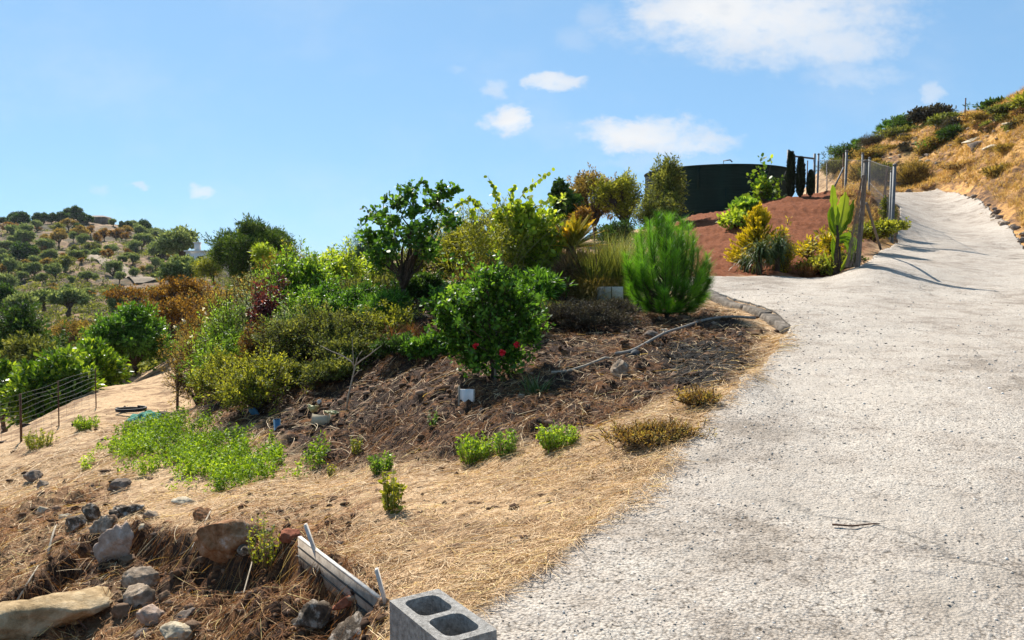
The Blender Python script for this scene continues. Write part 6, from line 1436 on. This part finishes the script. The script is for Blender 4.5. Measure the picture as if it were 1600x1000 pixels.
def house():
    d = 84; xl = pd(304, d); w_ = 3.0; x = xl + w_ / 2; zt = P(313, 394, d).z; zb = gz(x, d) - .5; zb = zt - 2.6; H = zt - zb
    o = empty('white_house', (x, d, zb), 'small white house with a chimney half hidden between trees on the hill', 'house')
    m = MB(); m.box((0, 0, H / 2), (w_, 4, H)); m.build('wall', M_plaster, o)
    m = MB(); m.box((0, 0, H + .06), (w_ + .3, 4.3, .12)); rf = m.build('roof', M_plaster, o)
    m = MB(); m.box((-w_ / 2 + .9, -1.2, H + .5), (.5, .5, .76)); m.box((-w_ / 2 + .9, -1.2, H + .94), (.66, .66, .1)); ch = m.build('chimney', M_plaster, rf)
    m = MB(); m.box((-w_ / 2 + 1.5, -2.02, H - .8), (.6, .04, .7)); w2 = m.build('window', M_dark, o)
    m = MB(); m.box((-w_ / 2 + 1.5, -2.05, H - 1.2), (.8, .1, .08)); m.build('sill', M_plaster, w2)
    d = 192; x = pd(157, d); p = P(157, 347, d); zt = P(157, 340, d).z; zb = min(gz(x, d), zt - 1.2) - .3; H = zt - zb; o = empty('stone_hut', (x, d, zb), 'low stone hut on the crest of the far hill', 'hut')
    m = MB(); m.box((0, 0, H / 2), (4.6, 3.5, H)); m.build('wall', RM['slate'], o); m = MB(); m.add([(-2.6, -2, H + .01), (2.6, -2, H + .01), (2.6, 2, H + .01), (-2.6, 2, H + .01), (-1.2, 0, H + .5), (1.2, 0, H + .5)], [(0, 1, 5, 4), (2, 3, 4, 5)]); m.f.append(np.array([(1, 2, 5), (3, 0, 4)])); m.build('roof', RM['slate'], o)
house()
def hill_track():
    for pts, w_, l in (([(176, 424), (190, 428), (204, 434), (218, 440), (234, 447)], 1.7, 'pale dirt track crossing the far hillside'), ([(136, 409), (150, 415), (165, 421), (172, 426)], .9, 'narrow end of the pale track on the far hillside')):
        q = np.array([tuple(hit(a, b, 45, 255)) for a, b in pts]); t = np.linspace(0, 1, len(q)); tt = np.linspace(0, 1, 24); q = np.stack([np.interp(tt, t, q[:, k]) for k in range(3)], 1)
        tg = np.gradient(q[:, :2], axis=0); tg /= np.linalg.norm(tg, axis=1, keepdims=True); n_ = np.c_[-tg[:, 1], tg[:, 0]]; K = 5; v = []
        for s_ in np.linspace(-1, 1, K): xy = q[:, :2] + n_ * s_ * w_; v.append(np.c_[xy, ground_z(xy[:, 0], xy[:, 1]) + .22])
        v = np.stack(v, 1).reshape(-1, 3); f = [(i * K + j, i * K + j + 1, (i + 1) * K + j + 1, (i + 1) * K + j) for i in range(23) for j in range(K - 1)]
        m = MB(); m.add(v, f); o = m.build('dirt_track', plain('pale_dirt', (.24, .18, .12), (.40, .31, .22), .6, .95, .1, .02)); tag(o, l, 'track', kind='structure')
hill_track()

# ================================================================ straw and litter on the ground
def lay(name, label, cat, leaf, n, wfun, rr, th, ln, wd, lift, seed, curve=.5, pitch=.18, v0=.5, align=None):
    r = np.random.default_rng(seed); N0 = int(n)
    t = r.uniform(th[0], th[1], N0); q = np.exp(r.uniform(math.log(rr[0]), math.log(rr[1]), N0)); x = q * np.sin(t); y = q * np.cos(t)
    rd = road_sd(x, y); m = masks(x, y); k = r.random(N0) < wfun(x, y, rd, m, q); x, y, q, rd = x[k], y[k], q[k], rd[k]; n = len(x)
    z = ground_z(x, y, None, rd); z = np.where(rd < 0, base_z(x, y) + .02, z); sc = np.clip(q / 6, .8, 2.2)
    az = r.random(n) * 6.283; L_ = ln * (.35 + r.random(n) ** 1.5 * 1.1) * sc ** .7; K = 5; s_ = np.linspace(0, 1, K)[None]
    cv_ = r.normal(size=(n, 1)) * curve; a = az[:, None] + cv_ * s_; ph = np.abs(r.normal(size=(n, 1))) * pitch; ph = ph - s_ * ph * 1.5
    st = L_[:, None] / (K - 1); dx = np.cos(a) * np.cos(ph) * st; dy = np.sin(a) * np.cos(ph) * st; dz = np.sin(ph) * st; z0_ = np.zeros((n, 1))
    X_ = x[:, None] + np.c_[z0_, np.cumsum(dx[:, 1:], 1)]; Y_ = y[:, None] + np.c_[z0_, np.cumsum(dy[:, 1:], 1)]
    # follow the ground under the far end
    ze = ground_z(X_[:, -1], Y_[:, -1]); ze = np.where(road_sd(X_[:, -1], Y_[:, -1]) < 0, base_z(X_[:, -1], Y_[:, -1]) + .02, ze)
    Z_ = z[:, None] + (ze - z)[:, None] * s_ + lift * r.random((n, 1)) + np.c_[z0_, np.cumsum(dz[:, 1:], 1)]
    f = MB(); f.ribbons(np.stack([X_, Y_, Z_], -1), wd * sc[:, None] * (1 - .5 * s_), np.stack([r.normal(size=n) * .5, r.normal(size=n) * .5, np.ones(n)], -1)[:, None], np.clip(v0 + r.normal(size=n) * .27, 0, 1))
    o = f.build(name, LM[leaf]); tag(o, label, cat, kind='stuff')
TH = (-.66, .40)
def w_straw(x, y, rd, m, q):
    p = .18 + 1.3 * np.clip(fbm(x * 1.2, y * 1.2, 4, 88) + .22, 0, 1); edge = np.exp(-np.clip(rd, 0, 9) / .5) * .5
    return np.where(rd < -.05 - .12 * np.clip(fbm(x * 2, y * 2, 2, 5), 0, 1), 0, (p + edge)) * (1 - .62 * m['rough']) * (1 - .9 * m['soil']) * (1 - m['red']) * sm(.10, .30, kerb_d(x, y))
lay('straw', 'cut straw strewn over the track and the near ground', 'straw', 'straw', 165000, w_straw, (2.6, 13), TH, .13, .0036, .02, 1)
lay('straw_drift', 'coarser dry stalks lying on the straw', 'straw', 'dry', 22000, lambda x, y, rd, m, q: w_straw(x, y, rd, m, q) * .7 + .25 * m['rough'] * (rd > 0), (2.6, 10), TH, .17, .004, .04, 2, .9, .3)
lay('dead_weeds', 'rusty dead weeds scattered on the rough near ground', 'dry weeds', 'redlitter', 40000, lambda x, y, rd, m, q: m['rough'] * (rd > .02) * (.4 + .6 * (fbm(x * 1.5, y * 1.5, 3, 31) > 0)), (3, 9), TH, .12, .004, .04, 3, 1., .5)
lay('bank_litter', 'brown roots and dead stems on the dark bank', 'plant litter', 'litter', 80000, lambda x, y, rd, m, q: m['soil'] * (1 - .85 * m['burnt']) * (rd > .02) * (.35 + .9 * np.clip(fbm(x * 1.6, y * 1.6, 3, 32) + .2, 0, 1)), (5.5, 17), TH, .075, .0032, .025, 4, 1.2, .4)
lay('bank_dry_grass', 'rusty dried grass matted in patches on the bank', 'dry grass', 'redlitter', 60000, lambda x, y, rd, m, q: m['soil'] * (rd > .02) * (1 - m['burnt']) * np.clip(fbm(x * 1.5, y * 1.5, 4, 33) * 3.4 + .55, 0, 1), (5.5, 17), TH, .09, .0034, .04, 5, 1.2, .5)
lay('bank_pale_stalks', 'pale broken stalks on the bank', 'dry stalks', 'straw', 9000, lambda x, y, rd, m, q: m['soil'] * (1 - .8 * m['burnt']) * (rd > .02) * .6, (5.5, 15), TH, .13, .004, .06, 6, .9, .4)
lay('burnt_grass', 'greyish charred grass in the burnt patch', 'burnt grass', 'char', 24000, lambda x, y, rd, m, q: m['burnt'] * (rd > .02) * .9, (5.5, 12), TH, .11, .004, .05, 7, 1.3, .5)
def clods():
    r = np.random.default_rng(12); v0_, f0 = ico(1); f = MB(); n = 9000
    t = r.uniform(-.62, .36, n * 4); q = np.exp(r.uniform(math.log(3), math.log(16), n * 4)); x = q * np.sin(t); y = q * np.cos(t); m = masks(x, y); rd = road_sd(x, y)
    k = (r.random(n * 4) < (m['soil'] * .85 + m['rough'] * .5 + .05)) & (rd > .05); x, y, q = x[k][:n], y[k][:n], q[k][:n]; n = len(x); z = ground_z(x, y)
    s_ = (.006 + .034 * r.random(n) ** 3.5) * np.clip(q / 6, .8, 2)
    V = v0_[None] * s_[:, None, None] * (np.array([1, .8, .6]) * (1 + .3 * r.normal(size=(n, 1, 3)))) * (1 + .22 * r.normal(size=(n, len(v0_), 1))) + np.stack([x, y, z], -1)[:, None]
    F = (f0[None] + (np.arange(n) * len(v0_))[:, None, None]).reshape(-1, 3); f.add(V.reshape(-1, 3), F, np.repeat(r.random(n), len(v0_)))
    o = f.build('soil_clods', LM['clod']); tag(o, 'crumbled clods and pebbles over the bank and rough ground', 'soil clods', kind='stuff')
def opaque(name, c1, c2, c3):
    m, n, o = mat(name); b = bsdf(n, n.ramp(n.attr('var'), [(0, c1), (.75, c2), (1, c3)]), .95, .1); n.link(b.outputs[0], o.inputs[0]); return m
LM['clod'] = opaque('clod', (.022, .013, .009), (.12, .066, .036), (.27, .18, .12))
clods()
def road_grit():
    r = np.random.default_rng(13); v0_, f0 = ico(1); f = MB(); n = 5200
    t = r.uniform(-.15, .62, n * 3); q = np.exp(r.uniform(math.log(2.4), math.log(15), n * 3)); x = q * np.sin(t); y = q * np.cos(t); rd = road_sd(x, y)
    k = (rd < -.05) & (r.random(n * 3) < .25 + np.exp(rd / .4)); x, y, q = x[k][:n], y[k][:n], q[k][:n]; n = len(x); z = base_z(x, y) + .012 + .022 * fbm(x * .9, y * .9, 3, 61) + .006 * fbm(x * 6, y * 6, 3, 62)
    s_ = (.0025 + .006 * r.random(n) ** 3) * np.clip(q / 4, .8, 2)
    V = v0_[None] * s_[:, None, None] * (1 + .25 * r.normal(size=(n, len(v0_), 1))) * np.array([1, 1, .7]) + np.stack([x, y, z], -1)[:, None]
    F = (f0[None] + (np.arange(n) * len(v0_))[:, None, None]).reshape(-1, 3); f.add(V.reshape(-1, 3), F, np.repeat(r.random(n), len(v0_)))
    o = f.build('grit', LM['grit']); tag(o, 'fine loose grit scattered on the driveway', 'grit', kind='stuff')
LM['grit'] = opaque('grit', (.20, .17, .14), (.46, .41, .35), (.66, .62, .56))
road_grit()
# ---------------------------------------------------------------- air
def haze():
    m, n, o = mat('haze'); v = n.new('ShaderNodeVolumePrincipled'); v.inputs['Color'].default_value = (.80, .90, 1, 1); v.inputs['Density'].default_value = .00009; v.inputs['Anisotropy'].default_value = .35
    n.link(v.outputs[0], o.inputs['Volume'])
    mb = MB(); lo, hi = -46.0, 34.0; mb.box((0, 0, (lo + hi) / 2), (900, 900, hi - lo)); h = mb.build('haze', m); tag(h, 'thin pale air between the garden and the far hill', 'haze', kind='stuff')
haze()

# things whose look and neighbours match are told apart by their place
def tell_apart():
    by = {}
    for o in COL.objects:
        if o.parent is None and o.get('label') and o.get('kind') is None: by.setdefault(o['label'], []).append(o)
    words_ = ['leftmost', 'second', 'third', 'fourth', 'fifth', 'sixth']
    for l, os_ in by.items():
        if not 2 <= len(os_) <= 6: continue
        os_.sort(key=lambda o: o.location.x / max(o.location.y, .1))
        for i, o in enumerate(os_):
            t = l + ', ' + ('leftmost' if i == 0 else 'rightmost' if i == len(os_) - 1 else words_[i] + ' from left')
            if len(t.split()) <= 16: o['label'] = t
tell_apart()
